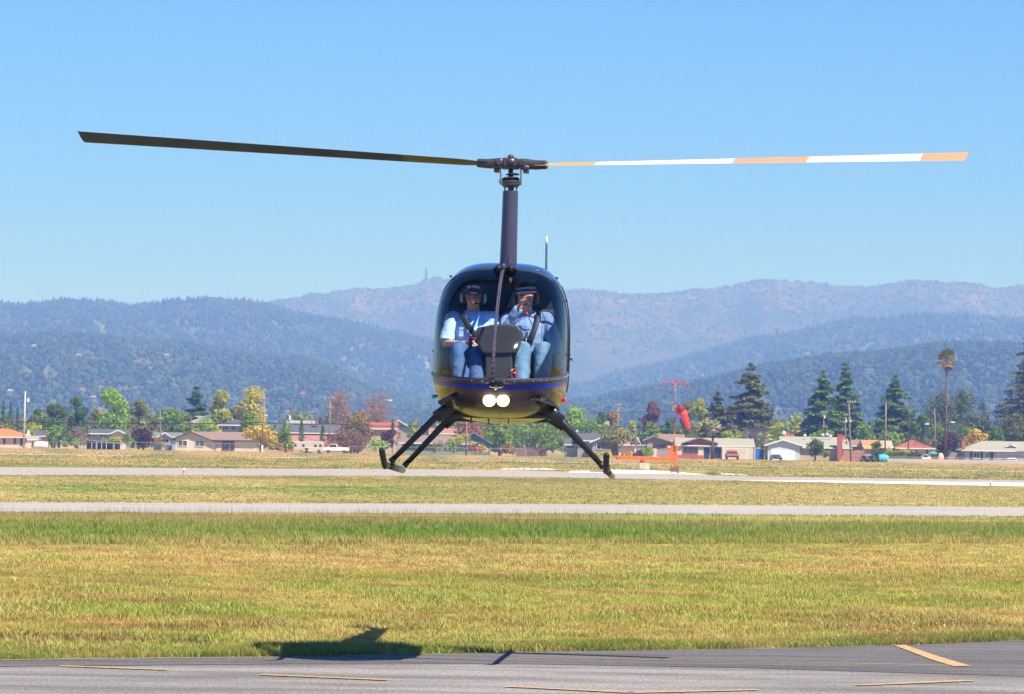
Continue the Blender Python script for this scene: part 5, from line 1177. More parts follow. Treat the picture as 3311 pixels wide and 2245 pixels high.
zz = h.Z(330, 1424); MB().prism([(h.X(271), -2, zz + .1), (h.X(386), -2, zz - .5), (h.X(386), -2, zz - .68), (h.X(271), -2, zz - .1)], (0, 5, 0)).build('roof', R_gr, h.root)
for x in (300, 316, 332, 347, 372): MB().box((h.X(x), -1.9, zz / 2 - .3), (.09, .09, zz - .4)).build('post', M_wfr, h.root)
MB().box((h.X(330), 2.6, .8), (6.5, .2, 1.6)).build('wall', M_dkfr, h.root)
h = House(530, 805, 'grey house with a white arched gable left of the tan house'); h.side(488, 586, 1412, 1398, R_gr, W_bl, 8); h.gable(511, 553, 532, 1410, 1398, 1411, R_br, W_bl, 6, -1.4); h.win(518, 546, 1420, 1434, -1.4, M_wfr, 1)
h = House(680, 770, 'long cream ranch house with brown roof and wide left gable'); h.side(617, 832, 1423, 1397, R_br, W_cr, 10, y0=1.0, inset=.7, fascia=M_dkfr)
h.gable(552, 706, 617, 1420, 1396, 1432, R_br, W_cr, 10, -.6, inset=.9, fascia=M_dkfr)
h.win(576, 605, 1425, 1442); h.win(631, 660, 1426, 1443); h.win(718, 757, 1428, 1455, 1.0, M_dkfr, 1, 'sliding_door')
h = House(645, 868, 'grey brown hip roofed house behind the tan ranch house'); h.side(570, 706, 1376, 1345, R_tan, W_tn, 12, hip=(1, 1))
h = House(748, 850, 'dark roofed house with two small dormer windows left of the second pole'); h.side(702, 800, 1374, 1355, R_dg, W_gy, 9, hip=(.9, .6)); h.win(718, 737, 1381, 1391, 0); h.win(746, 762, 1381, 1391, 0)
h = House(1010, 835, 'very long dark grey roofed building with red brick walls behind the cypresses'); h.side(888, 1160, 1400, 1370, R_dg, M_brick, 14, inset=1.2); h.chim(1018, 1028, 1357, 1372, M_brick, 4)
h = House(980, 900, 'distant pale flat roof behind the long dark roofed building'); h.side(925, 1020, 1372, 1360, R_kh, W_cr, 8)
h = House(1010, 806, 'low salmon walled house behind the white trailer'); h.side(940, 1052, 1428, 1408, mat('salmon_roof', (.34, .15, .10), .9), W_tn, 6)
h = House(1220, 820, 'long brick red roofed house behind the maroon shrub'); h.side(1165, 1285, 1386, 1366, R_rd, W_tn, 9)
h = House(1290, 868, 'distant grey house with a white gable left of the landing struts'); h.gable(1266, 1322, 1288, 1378, 1358, 1380, R_dg, W_gy, 6, 0); h.chim(1284, 1294, 1400, 1420, M_brick, -1)
h = House(1415, 775, 'brown roofed house with grey green wall behind the left landing struts'); h.side(1290, 1530, 1433, 1408, R_br, mat('grey_green_wall', (.20, .25, .19), .85), 10, hip=(.6, .9)); h.win(1318, 1342, 1436, 1452, 0, M_dkfr); h.win(1500, 1512, 1438, 1452, 0)
h = House(1430, 850, 'salmon roofed house behind the brown roofed house under the struts'); h.side(1385, 1482, 1402, 1386, mat('salmon_roof', (.34, .15, .10), .9), W_tn, 8)
h = House(1550, 785, 'dark teal gabled house right of the middle pole'); h.gable(1512, 1592, 1531, 1412, 1397, 1434, R_br, W_tl, 9, 0, fascia=mat('teal_trim', (.16, .22, .25), .7)); h.win(1538, 1558, 1432, 1446, 0)
h = House(1905, 768, 'grey house with dark roof and white framed window right of the helicopter strut'); h.side(1858, 1968, 1424, 1401, R_dg, W_gy, 9, y0=1.2, inset=.5); h.gable(1905, 1985, 1966, 1430, 1404, 1412, R_dg, W_gy, 9, -.2, inset=.6)
h.side(1822, 1868, 1437, 1416, R_dg, W_gy, 6, y0=2.4, inset=.2); h.win(1929, 1957, 1431, 1453, None, M_wfr, 1); h.win(1832, 1858, 1440, 1452, 2.4, M_wfr, 2); h.dish(1865, 1395, 4, .40, .2)
h = House(2030, 775, 'pale pink walled house with a white porch behind the dark car'); h.side(1990, 2068, 1438, 1412, R_br, W_pk, 8, inset=.5); h.gable(2045, 2072, 2053, 1432, 1408, 1434, R_br, W_pk, 6, -.5)
MB().box((h.X(2072), -2.4, h.Z(2072, 1440)), (1.6, 1.2, .12)).box((h.X(2068), -2.8, 1.3), (.12, .12, 2.5)).box((h.X(2077), -2.8, 1.3), (.12, .12, 2.5)).build('porch_canopy', M_wfr, h.root)
h = House(2135, 780, 'low pinkish brown house with a shaded patio behind the orange wind tee'); h.gable(2078, 2182, 2112, 1424, 1409, 1431, R_br, wm('patio_wall', (.34, .26, .22)), 9, 0, inset=.8, fascia=R_tan); h.side(2128, 2216, 1425, 1404, R_br, W_pk, 9, y0=1.5); h.win(2112, 2148, 1439, 1450, None, M_dkfr, 2)
h = House(2320, 768, 'long low white ranch house with a garage behind the short palm'); h.side(2180, 2441, 1441, 1417, R_kh, W_cr, 9, inset=.9, y0=.6)
h.gable(2205, 2322, 2262, 1432, 1414, 1433, R_kh, R_rd, 3.0, .2, inset=1.2, fascia=R_br, zlo=2.55)
h.wall(2183, 2275, 1444, W_cr, .3, 1.2); h.wall(2192, 2274, 1472, M_brick, .1, .35, 'brick_wainscot'); h.win(2208, 2257, 1447, 1466, .28, M_brick, 2); h.wall(2334, 2436, 1444, W_cr, .0, .8)
h.win(2277, 2294, 1449, 1483, .55, M_dkfr, 0, 'entry_door', mat('navy_door', (.02, .04, .12), .4)); h.win(2300, 2330, 1449, 1480, .55, M_dkfr, 1); h.garage(2339, 2411, 1453, W_cr, 0.0)
h = House(2585, 768, 'pale blue house with a wide front gable and garage right of the leafless tree'); h.side(2524, 2755, 1447, 1413, R_kh, W_tn, 10, y0=1.6, hip=(0, .5), inset=.5); h.gable(2471, 2598, 2531, 1440, 1421, 1442, R_kh, W_wb, 9, 0, inset=.7)
h.garage(2494, 2570, 1453, wm('white_door', (.74, .75, .84)), None); h.win(2662, 2680, 1449, 1463, 1.6, M_wfr, 1); h.win(2632, 2644, 1449, 1460, 1.6); h.dish(2534, 1401, 3, .62, .3); h.chim(2707, 2723, 1405, 1486, M_brick, .7)
for x, y_ in ((2660, 1407), (2674, 1405), (2684, 1411), (2602, 1409)): h.dish(x, y_, 5, .46, .4)
h.dish(2731, 1426, 1, .4, .2)
h = House(2600, 835, 'brick red roof showing above the ridge of the pale blue house'); h.side(2535, 2735, 1425, 1404, R_rd, W_tn, 8)
h = House(2760, 800, 'purple brown roofed house behind the red brick chimney'); h.side(2728, 2793, 1441, 1422, R_br, W_tn, 8, hip=(.4, 0)); h.win(2736, 2748, 1444, 1454, 0, M_dkfr); h.gable(2775, 2796, 2786, 1436, 1425, 1437, R_br, W_gy, 4, -1)
h = House(2815, 795, 'small house with bright orange tiled roof'); h.side(2788, 2842, 1443, 1423, R_or, W_tn, 8); h.gable(2836, 2852, 2844, 1440, 1428, 1441, R_or, W_pk, 4, -1.2)
h = House(2868, 800, 'small house with pale tan roof right of the orange roofed one'); h.side(2844, 2888, 1446, 1425, roofmat('sand_shingle', (.44, .31, .20)), W_tn, 8); h.gable(2868, 2882, 2875, 1452, 1442, 1454, M_wfr, W_wb, 3, -2)
h = House(2960, 800, 'orange walled house under a red brown hip roof left of the tall palm'); h.side(2894, 3024, 1449, 1421, R_rd, wm('apricot_stucco', (.58, .34, .20)), 10, hip=(.8, .9), inset=.8); h.win(2956, 2966, 1453, 1470, 0); h.win(2992, 3003, 1453, 1470, 0); h.chim(3003, 3010, 1424, 1436, M_brick, 4)
h = House(3230, 762, 'blue grey house with khaki roof and wide garage at the right edge'); h.side(3108, 3460, 1458, 1428, R_kh, W_bl, 10, hip=(.9, .3), inset=.8)
h.gable(3250, 3286, 3268, 1444, 1436, 1444, R_kh, W_wb, 2.5, 1.4, inset=.1, zlo=2.9); h.win(3136, 3146, 1462, 1485, 0, M_dkfr, 0); h.win(3148, 3168, 1462, 1483, 0, M_wfr, 1); h.win(3170, 3177, 1462, 1485, 0, M_dkfr, 0); h.win(3186, 3198, 1464, 1486, 0, M_wfr, 1); h.win(3200, 3212, 1464, 1490, 0, M_dkfr, 0, 'entry_door')
h.garage(3230, 3320, 1467, W_bl, 0.0); h.chim(3109, 3119, 1422, 1458, M_brick, -.2)
# scattered houses up on the hills
HH = [(980, 1291, 3000, (.62, .03, .02), 'hill house with a bright red roof above the long dark roofed building'), (1262, 1308, 3000, (.6, .6, .6), 'white house on the slope left of the helicopter'),
      (540, 1162, 4300, (.45, .40, .36), 'tiny pale house high on the left foothill'), (255, 1162, 4300, (.42, .33, .28), 'wide pale hill house on the far left slope'), (36, 1282, 3050, (.5, .4, .36), 'pale hill house above the left cypresses'),
      (305, 1302, 3000, (.45, .25, .2), 'small pink roofed hill house left of the bright green tree'), (1075, 1300, 3000, (.45, .42, .42), 'grey roofed hill house behind the rust coloured tree'), (1330, 1352, 3000, (.6, .58, .55), 'pale roofed hill house left of the landing struts'),
      (110, 1132, 4400, (.5, .42, .36), 'tiny tan house on the upper left slope'), (3065, 1300, 3000, (.4, .38, .36), 'pale hill house behind the eucalyptus')]
def on_hill(px, py):
    best = None
    for hl in (h2b, h3b, h2, h3):
        for v in np.linspace(.02, 1, 90):
            x, y, z = hgrid(hl, np.array([px]), np.array([v])); q = hor(px) - (z[0] - H) / y[0] * F
            if q <= py:
                if best is None or y[0] < best[1]: best = (x[0], y[0], z[0])
                break
    return best
for px, py, d, c, lab in HH:
    x, d, z = on_hill(px, py); S = F / d; root = empty('hill_house', (x, d, z + 3.2), lab, 'house', 'houses scattered on the hills'); w = 17 / S; rm = mat('hill_roof_%d' % px, tuple(v * .55 for v in c), .8)
    MB().box((0, 0, -3.0), (w, 5, 6.0)).build('wall', wm('hill_house_wall', (.24, .22, .20)), root); MB().prism([(-w * .56, -3.2, -.2), (w * .56, -3.2, -.2), (w * .44, 0, 1.5), (-w * .44, 0, 1.5)], (0, 3.0, .3)).build('roof', rm, root)
    MB().box((w * .2, -2.53, -1.2), (w * .16, .08, 1.0)).build('window', M_pane, root)
r = np.random.default_rng(5); PB = []; NB = []; CB = []
for k in range(420):
    px = r.uniform(-250, 3560); d = r.uniform(900, 1350); w = r.uniform(5, 11); h = r.uniform(4.0, 8.5) * (.8 + .5 * vnoise(px / 160, 0, 3)); P, N = crown_broad(w, h, .2, r, 230, lobes=8); x = DP(px, 1450, d).x
    PB.append(P + [x, d, 0]); NB.append(N); c = np.array([C_G, C_DG, C_OL, C_OL, C_DG, C_YG][r.integers(6)]) * r.uniform(.6, 1.1); CB.append(np.tile(c, (230 * 3, 1)))
V, f = tris(np.concatenate(PB), np.concatenate(NB), .75, r); tag(npmesh('tree_belt', V, f, mat('belt_leaves', (1, 1, 1), .7, attr='Col', var=.3, vscale=.3, trans=.3), np.concatenate(CB)), 'far belt of low green trees behind the neighbourhood', 'trees', kind='stuff')
# ================================================================== POLES AND WIRES
M_pole = mat('weathered_pole', (.25, .18, .14), .9, var=.25, vscale=2); M_polep = mat('pale_pole', (.50, .46, .42), .85, var=.2); M_ins = mat('insulator', (.5, .5, .48), .3); M_wire = mat('black_cable', (.02, .02, .022), .6)
def pole(xt, yt, xb, d, label, arms=(), box=None, r=.14, m=None, wb=False):
    b = DP(xb, base_py(xb, d), d); t = DP(xt, yt, d); root = empty('utility_pole', (b.x, d, 0), label, 'utility pole', 'utility poles along the far street'); tx = t.x - b.x
    MB().tube([(0, 0, -.2), (tx, 0, t.z)], [r * 1.15, r * .8], 10).build('post', m or M_pole, root, smooth=True)
    if wb: MB().tube([(0, 0, -.1), (0, 0, 1.3)], r * 1.4, 10).build('white_sleeve', M_wfr, root)
    for (ya, xa, xb_) in arms:
        z = DP(xt, ya, d).z; fx = tx * z / t.z; x0 = DP(xa, ya, d).x - b.x; x1 = DP(xb_, ya, d).x - b.x; a = MB().box(((x0 + x1) / 2, -.16, z), (x1 - x0, .10, .14)).build('crossarm', m or M_pole, root)
        for k in range(4): x = x0 + (x1 - x0) * (k + .3) / 3.6; MB().tube([(x, -.16, z + .07), (x, -.16, z + .32)], [.07, .05], 6).build('insulator', M_ins, a)
    if box: bx, by, bw, bh = box; p = DP(bx, by, d); MB().tube([(p.x - b.x, -.1, p.z - bh / 2), (p.x - b.x, -.1, p.z + bh / 2)], bw / 2, 12).build('transformer', M_wfr, root)
    return root, Vector((b.x, d, 0)), Vector((t.x, d, t.z))
PO = {}
PO[0] = pole(82, 1266, 76, 772, 'pale leftmost utility pole with a white transformer can', box=(91, 1294, .42, .75), r=.17, m=M_polep)
PO[1] = pole(855, 1273, 847, 756, 'brown utility pole with a white sleeve at its foot beside the golden yellow tree', [(1291, 838, 872)], wb=True, r=.16)
PO[2] = pole(1068, 1287, 1064, 788, 'utility pole with two crossarms in front of the rust coloured tree', [(1291, 1050, 1088), (1320, 1058, 1080)])
PO[3] = pole(1509, 1340, 1507, 742, 'brown utility pole seen below the helicopter belly', r=.17)
PO[4] = pole(1998, 1305, 1998, 748, 'utility pole with crossarm and white insulators right of the helicopter', [(1332, 1981, 2021), (1312, 1988, 2008)])
PO[5] = pole(2745, 1296, 2751, 742, 'utility pole in front of the reddish board fence', [(1301, 2738, 2768)], box=(2749, 1362, .4, .3), r=.15)
PO[6] = pole(2664, 1331, 2660, 830, 'short pole with lamps left of the red brick chimney', [(1333, 2655, 2675)], box=(2666, 1349, .35, .6), r=.12)
PO[7] = pole(2733, 1340, 2734, 830, 'short pole with a transformer just left of the fence pole', [(1343, 2726, 2742)], box=(2735, 1362, .38, .65), r=.12)
PO[8] = pole(2865, 1300, 2861, 752, 'plain utility pole left of the yellow green hedge', r=.15)
PO[9] = pole(2941, 1307, 2936, 758, 'utility pole with two small crossarms and white transformer left of the palm', [(1311, 2925, 2952), (1342, 2933, 2951)], box=(2943, 1330, .34, .7))
PO[10] = pole(3022, 1321, 3026, 800, 'thin bare pole close left of the palm trunk', r=.12)
PO[11] = pole(518, 1332, 520, 800, 'short pole above the white arched gable', [(1356, 509, 528)], r=.12)
PO[12] = pole(934, 1326, 935, 880, 'small distant pole with a square top left of the chimney', [(1332, 925, 945)], box=(937, 1351, .5, .9))
PO[13] = pole(1008, 1330, 1009, 884, 'small distant pole above the brick chimney', [(1334, 1000, 1017)])
PO[14] = pole(2181 - 680, 1352, 1486, 850, 'distant thin pole left of the middle pole', r=.11)
def wire(pts, r, label, grp='overhead cables'):
    b = MB()
    for p, q in zip(pts[:-1], pts[1:]):
        L = [p.lerp(q, k / 10) - Vector((0, 0, .012 * (q - p).length * 4 * (k / 10) * (1 - k / 10) * .6)) for k in range(11)]; b.tube(L, r, 5)
    tag(b.build('overhead_cable', M_wire), label, 'cable', grp)
def on(i, py): b, t = PO[i][1], PO[i][2]; z = DP(CX, py + 0.0, b.y).z if False else None; p = DP(PO[i][2].x * F / b.y + CX, py, b.y); return Vector((b.x + (t.x - b.x) * p.z / t.z, b.y - .14, p.z))
e = lambda px, py, d: DP(px, py, d)
wire([e(-60, 1362, 770), on(0, 1364), on(1, 1366), on(2, 1371), on(3, 1374), on(4, 1380), on(5, 1384), on(8, 1388), on(9, 1392), e(3400, 1402, 760)], .07, 'thick lower telephone cable running behind the airfield from pole to pole')
wire([e(-60, 1348, 770), on(0, 1352), on(1, 1300)], .022, 'thin wire between the leftmost pole and the second pole')
wire([on(1, 1292), on(2, 1292), on(3, 1345), on(4, 1333), on(5, 1303), on(8, 1304), on(9, 1312), e(3400, 1330, 760)], .024, 'thin top wire along the crossarms of the far poles')
wire([on(4, 1334), on(5, 1318), on(8, 1352), on(9, 1360), e(3400, 1380, 760)], .022, 'thin second wire above the roofs at the right')
for i, (px, py, xb, lab) in enumerate(((2997, 1372, 2991, 'street lamp with a white head left of the palm'), (3080, 1366, 3070, 'street lamp with a white head right of the palm'), (858, 1344, 866, 'small white street lamp head beside the brown pole'))):
    d = 800; b = DP(xb, 1400, d); t = DP(px, py, d); root = empty('street_lamp', (b.x, d, 0), lab, 'street lamp', 'street lamps'); x = t.x - b.x
    MB().tube([(0, 0, 0), (0, 0, t.z - .1), (x * .5, 0, t.z), (x, 0, t.z)], .05, 8).build('post', M_steel, root); MB().ell((x, 0, t.z), (.55, .25, .13), 12, 8).build('lamp_head', M_wfr, root, smooth=True)
# ================================================================== WINDSOCK
M_o = mat('safety_orange_paint', (.80, .16, .025), .6, var=.12, vscale=3); M_rust = mat('rusted_steel', (.20, .07, .04), .8, var=.3, vscale=5); M_redl = mat('red_lamp_shade', (.75, .03, .05), .4)
d = F * H / (1531 - hor(2180)); b = GP(2180, 1531); root = empty('windsock_mast', (b.x, b.y, 0), 'orange lattice windsock mast with four red lamps on its crossbar', 'windsock mast'); d = b.y
X = lambda px: DP(px, 1400, d).x - b.x; Z = lambda py, px=2180: DP(px, py, d).z
z1 = Z(1440); lat = MB()
for sx in (-1, 1):
    for sy in (-1, 1): MB().tube([(sx * .20, sy * .20, 0), (sx * .17, sy * .17, z1)], .026, 8).build('lattice_leg', M_o, root)
for k in range(7):
    za = z1 * (k + .2) / 7; zb = z1 * (k + 1.1) / 7
    for sy in (-1, 1): lat.tube([(-.19, sy * .19, za), (.19, sy * .19, zb)], .012, 5)
    for sx in (-1, 1): lat.tube([(sx * .19, -.19, za), (sx * .19, .19, zb)], .012, 5)
lat.build('lattice_bracing', M_rust, root); MB().box((-.05, 0, Z(1451)), (.30, .34, .42)).build('junction_box', M_rust, root); MB().box((0, 0, .28), (.62, .62, .30)).build('base_frame', M_rust, root)
pl = MB().tube([(0, 0, z1 * .85), (0, 0, Z(1350))], .038, 10).build('pole', M_o, root, smooth=True); MB().tube([(0, 0, Z(1350)), (0, 0, Z(1238))], .018, 8).build('upper_pole', mat('pink_faded_paint', (.50, .22, .20), .6), root, smooth=True)
MB().tube([(X(2144), 0, Z(1235)), (X(2221), 0, Z(1238))], .018, 8).build('crossbar', M_redl, root)
for px, py in ((2146, 1241), (2174, 1244), (2195, 1241), (2221, 1244)):
    y = (-.3 if px in (2174,) else (.3 if px == 2195 else 0)); MB().tube([(X(px), y, Z(py - 7)), (X(px), y, Z(py - 3)), (X(px), y, Z(py + 3))], [.03, .06, .125], 14).build('lamp_shade', M_redl, root, smooth=True)
    if y: MB().tube([(X(px), 0, Z(1237)), (X(px), y, Z(py - 7))], .013, 6).build('lamp_arm', M_redl, root)
MB().tube([(0, 0, Z(1238)), (0, 0, Z(1232)), (0, 0, Z(1224))], [.03, .05, .04], 10).build('obstruction_light', M_redl, root, smooth=True)
MB().tube([(.28, -.1, 0), (.30, -.1, Z(1508))], .10, 8).ell((.30, -.1, Z(1506)), (.12, .12, .08), 8, 6).build('stub_post', M_steel, root)
sk = MB(); path = [(2183, 1321, 13), (2190, 1321, 13.6), (2198, 1324, 14), (2205, 1332, 13.5), (2210, 1343, 12), (2215, 1356, 10), (2221, 1371, 7.5), (2226, 1382, 5.2), (2229, 1389, 3.6)]
pts = []; rs = []
for i, (a_, c_, r_) in enumerate(path): pts.append(Vector((X(a_), -.22 - .02 * i, Z(c_)))); rs.append(r_ / (F / d))
n = 20; vs = []; fs = []
for i, p in enumerate(pts):
    t = (pts[min(i + 1, len(pts) - 1)] - pts[max(i - 1, 0)]); 
    if i == 0: t = Vector((.50, .86, 0.0))
    rr = circ(p, t, rs[i], n, (0, 0, 1) if i < 3 else (0, 1, 0)); 
    vs.append(rr)
# align rings so the sock does not twist
for i in range(1, len(vs)):
    best = min(range(n), key=lambda s: sum((vs[i][(k + s) % n] - pts[i] - (vs[i - 1][k] - pts[i - 1])).length for k in range(n))); vs[i] = [vs[i][(k + best) % n] for k in range(n)]
flat = [p for r_ in vs for p in r_]; fs = [(i * n + k, i * n + (k + 1) % n, (i + 1) * n + (k + 1) % n, (i + 1) * n + k) for i in range(len(vs) - 1) for k in range(n)]
so = MB().add(flat[3 * n:], [tuple(i - 3 * n for i in f) for f in fs[3 * n:]]).build('windsock', mat('windsock_fabric', (.85, .05, .05), .6, var=.06, vscale=2, bump=.05, bscale=6, trans=.12), None, smooth=True, fix=False); so.location = (b.x, b.y, 0); so.modifiers.new('t', 'SOLIDIFY').thickness = .012
fb = MB().add(flat[:4 * n], fs[:3 * n]).build('painted_sun_band', mat('sun_painted_windsock_fabric', (.85, .52, .48), .6, var=.05, vscale=2, bump=.05, bscale=6), so, smooth=True, fix=False); fb.modifiers.new('t', 'SOLIDIFY').thickness = .012; fb.data.materials.append(mat('shade_painted_inside', (.25, .01, .01), .8)); fb.modifiers['t'].material_offset = 1; fb.modifiers['t'].offset = -1  # pale outside paints in sunlight, dark red inside paints in shade
tag(so, 'drooping bright red fabric windsock with an open round mouth', 'windsock'); MB().tube([vs[0][k] for k in range(n)] + [vs[0][0]], .014, 6).build('mouth_ring', M_rust, so, smooth=True)
# ================================================================== WIND TEE
b = GP(2085, 1519); d = b.y; root = empty('wind_tee', (b.x, b.y, 0), 'orange wind direction tee with a raised tail fin on a pale concrete block', 'wind tee'); X = lambda px: DP(px, 1500, d).x - b.x; Z = lambda py, px=2085: DP(px, py, d).z
MB().prism([(X(1990), -.25, Z(1475)), (X(2172), -.25, Z(1478)), (X(2172), -.25, Z(1491)), (X(1990), -.25, Z(1486))], (0, .5, 0)).build('boom', M_o, root)
o = MB().box(((X(2002)), 0, Z(1481)), (.42, 3.0, .16)).build('cross_wing', M_o, root)
MB().prism([(X(2162), -.04, Z(1491)), (X(2189), -.04, Z(1491)), (X(2189), -.04, Z(1443)), (X(2164), -.04, Z(1440))], (0, .08, 0)).build('tail_fin', M_o, root)
MB().tube([(X(2156), 0, Z(1446)), (X(2166), 0, Z(1446))], .14, 12).build('tail_weight', mat('pale_orange', (.75, .38, .22), .6), root, smooth=True)
for k in range(14): MB().box((X(1996 + k * 12.5), -.2, Z(1474)), (.05, .05, .06)).build('lamp_stud', M_rust, root)
MB().tube([(X(2074), 0, Z(1498)), (X(2076), 0, Z(1486))], .16, 12).build('pivot', M_o, root)
MB().box((X(2084), 0, (Z(1498)) / 2), (X(2101) - X(2068), .8, Z(1498))).build('concrete_block', mat('pale_concrete', (.62, .53, .42), .9, var=.15, vscale=3, bump=.3), root)
for px0, px1, py in ((1906, 1950, 1527), (2052, 2072, 1522)):
    g0 = GP(px0, py); g1 = GP(px1, py); s_ = MB().box(((g0.x + g1.x) / 2, g0.y, .09), (g1.x - g0.x, .8, .18)).build('concrete_kerb_block', mat('grey_concrete', (.22, .20, .18), .9, var=.2)); tag(s_, 'low grey concrete slab %s the wind tee' % ('left of the gravel before' if px0 < 2000 else 'at the foot of'), 'concrete slab')
# ================================================================== VEHICLES
M_tyre = mat('tyre_rubber', (.015, .015, .015), .8)
def vehicle(px0, px1, ytop, d, paint, label, kind='car', facing='side', name='parked_car', cat='car'):
    pc = (px0 + px1) / 2; S = F / d; b = DP(pc, base_py(pc, d), d); root = empty(name, (b.x, d, 0), label, cat, 'vehicles parked by the houses'); w = (px1 - px0) / S; h = max(DP(pc, ytop, d).z, 1.1)
    if facing == 'side':
        D = 1.7
        if kind == 'car': pr = [(-.5, .25), (-.5, .55), (-.47, .60), (-.30, .64), (-.19, .97), (.17, 1.0), (.33, .68), (.48, .60), (.5, .45), (.5, .25)]; cab = [(-.265, .66), (-.18, .93), (.16, .95), (.28, .68)]
        elif kind == 'pickup': pr = [(-.5, .25), (-.5, .60), (-.33, .66), (-.24, .97), (.02, 1.0), (.06, .66), (.5, .64), (.5, .25)]; cab = [(-.30, .66), (-.23, .93), (.0, .95), (.03, .66)]
        else: pr = [(-.5, .2), (-.5, .93), (-.46, 1.0), (.46, 1.0), (.5, .90), (.5, .2)]; cab = [(-.42, .60), (-.42, .82), (-.22, .82), (-.22, .60)]
        P = [(x * w, -D / 2, z * h) for x, z in pr]; bd = bevel(MB().prism(P, (0, D, 0)).build('body', paint, root), .06)
        for y in (-D / 2 - .012, D / 2 + .012 - .03): MB().prism([(x * w, y, z * h) for x, z in cab], (0, .03, 0)).build('side_window', M_pane, root)
        for x in (-.31, .31):
            for y in (-D / 2 + .02, D / 2 - .22): wl = MB().tube([(x * w, y - .04, .32), (x * w, y + .2, .32)], .32, 16).build('wheel', M_tyre, root); MB().tube([(x * w, y - .05, .32), (x * w, y - .03, .32)], .17, 10).build('hubcap', M_steel, wl)
    else:
        D = 4.2; P = [(-.5, .22), (-.5, .58), (-.43, .64), (-.34, .96), (-.25, 1), (.25, 1), (.34, .96), (.43, .64), (.5, .58), (.5, .22)]
        bevel(MB().prism([(x * w, -D / 2, z * h) for x, z in P[:3] + P[-3:]], (0, D, 0)).build('body', paint, root), .08); bevel(MB().prism([(x * w, -D / 2 + .9, z * h) for x, z in P[2:8]], (0, D - 1.2, 0)).build('cabin', paint, root), .06)
        MB().prism([(-.37 * w, -D / 2 + .86, .68 * h), (.37 * w, -D / 2 + .86, .68 * h), (.30 * w, -D / 2 + .93, .92 * h), (-.30 * w, -D / 2 + .93, .92 * h)], (0, .02, 0)).build('windshield', M_pane, root)
        for s in (-1, 1): MB().ell((s * .38 * w, -D / 2 - .02, .47 * h), (.11, .05, .07), 10, 6).build('headlight', M_ins, root); MB().tube([(s * .42 * w - .1, -D / 2 + .7, .32), (s * .42 * w + .1, -D / 2 + .7, .32)], .32, 14).build('wheel', M_tyre, root); MB().tube([(s * .42 * w - .1, D / 2 - .7, .32), (s * .42 * w + .1, D / 2 - .7, .32)], .32, 14).build('wheel', M_tyre, root)
        MB().box((0, -D / 2 - .03, .32 * h), (w * .9, .08, .12)).build('bumper', M_dark, root)
cp = lambda n_, c: mat(n_, c, .3, coat=.8, var=.04)
vehicle(2046, 2089, 1455, 744, cp('navy_car_paint', (.015, .020, .035)), 'dark blue parked car left of the light green shrub')
vehicle(2346, 2388, 1456, 752, cp('faded_orange_paint', (.42, .13, .07)), 'faded orange van parked before the garage of the white ranch house', facing='front', name='parked_van', cat='van')
vehicle(2490, 2527, 1471, 748, cp('grey_green_car_paint', (.12, .15, .14)), 'grey green car parked before the pale blue garage', facing='front')
vehicle(3252, 3288, 1481, 742, cp('white_car_paint', (.75, .75, .76)), 'white car parked at the right edge garage', facing='front')
vehicle(2920, 2958, 1456, 790, cp('white_car_paint', (.75, .75, .76)), 'white pickup behind the yellow green hedge', kind='pickup', name='pickup_truck', cat='pickup')
vehicle(2976, 3007, 1470, 760, cp('white_car_paint', (.75, .75, .76)), 'white car between the hedge and the tall palm')
vehicle(1046, 1128, 1436, 752, cp('white_car_paint', (.75, .75, .76)), 'long white pickup left of the low reddish brush', kind='pickup', name='pickup_truck', cat='pickup')
vehicle(980, 1044, 1450, 738, cp('cream_car_paint', (.60, .48, .38)), 'low cream flatbed trailer in the grass before the white trailer', kind='box', name='trailer', cat='trailer')
vehicle(2782, 2803, 1474, 744, cp('navy_car_paint', (.015, .020, .035)), 'left dark car low before the reddish board fence', facing='front')
vehicle(2804, 2824, 1474, 744, cp('dark_green_paint', (.02, .035, .03)), 'right dark car low before the reddish board fence', facing='front')
# caravan with blue tarpaulin
d = 756; b = DP(998, 1450, d); root = empty('caravan', (b.x, d, 0), 'cream caravan with a bright blue tarpaulin over its roof', 'caravan'); S = F / d; X = lambda px: (px - 998) / S; Z = lambda py: DP(998, py, d).z
bevel(MB().prism([(X(950), -1.1, .5), (X(948), -1.1, Z(1440)), (X(960), -1.1, Z(1429)), (X(1040), -1.1, Z(1426)), (X(1047), -1.1, Z(1432)), (X(1046), -1.1, .5)], (0, 2.2, 0)).build('body', mat('caravan_cream', (.52, .45, .36), .6), root), .08)
for x in (956, 982, 1021, 1037): MB().box((X(x), -1.12, Z(1441)), (.45, .05, .42)).build('window', M_pane, root)
for x in (985, 1005): MB().tube([(X(x), -1.15, .32), (X(x), -.9, .32)], .32, 14).build('wheel', M_tyre, root)
M_tarp = mat('blue_tarpaulin', (.02, .10, .62), .5, var=.1, bump=.4, bscale=3); vs = []
for i in range(13):
    for j in range(5): u = i / 12; vs.append((X(966) + u * (X(1037) - X(966)), -1.15 + 2.3 * j / 4, Z(1426) + .14 + .55 * math.exp(-((u - .35) / .2) ** 2) + .05 * math.sin(i * 2.1 + j)))
t_ = MB().add(vs, [(i * 5 + j, (i + 1) * 5 + j, (i + 1) * 5 + j + 1, i * 5 + j + 1) for i in range(12) for j in range(4)]).build('tarpaulin', M_tarp, root); t_.modifiers.new('t', 'SOLIDIFY').thickness = .03
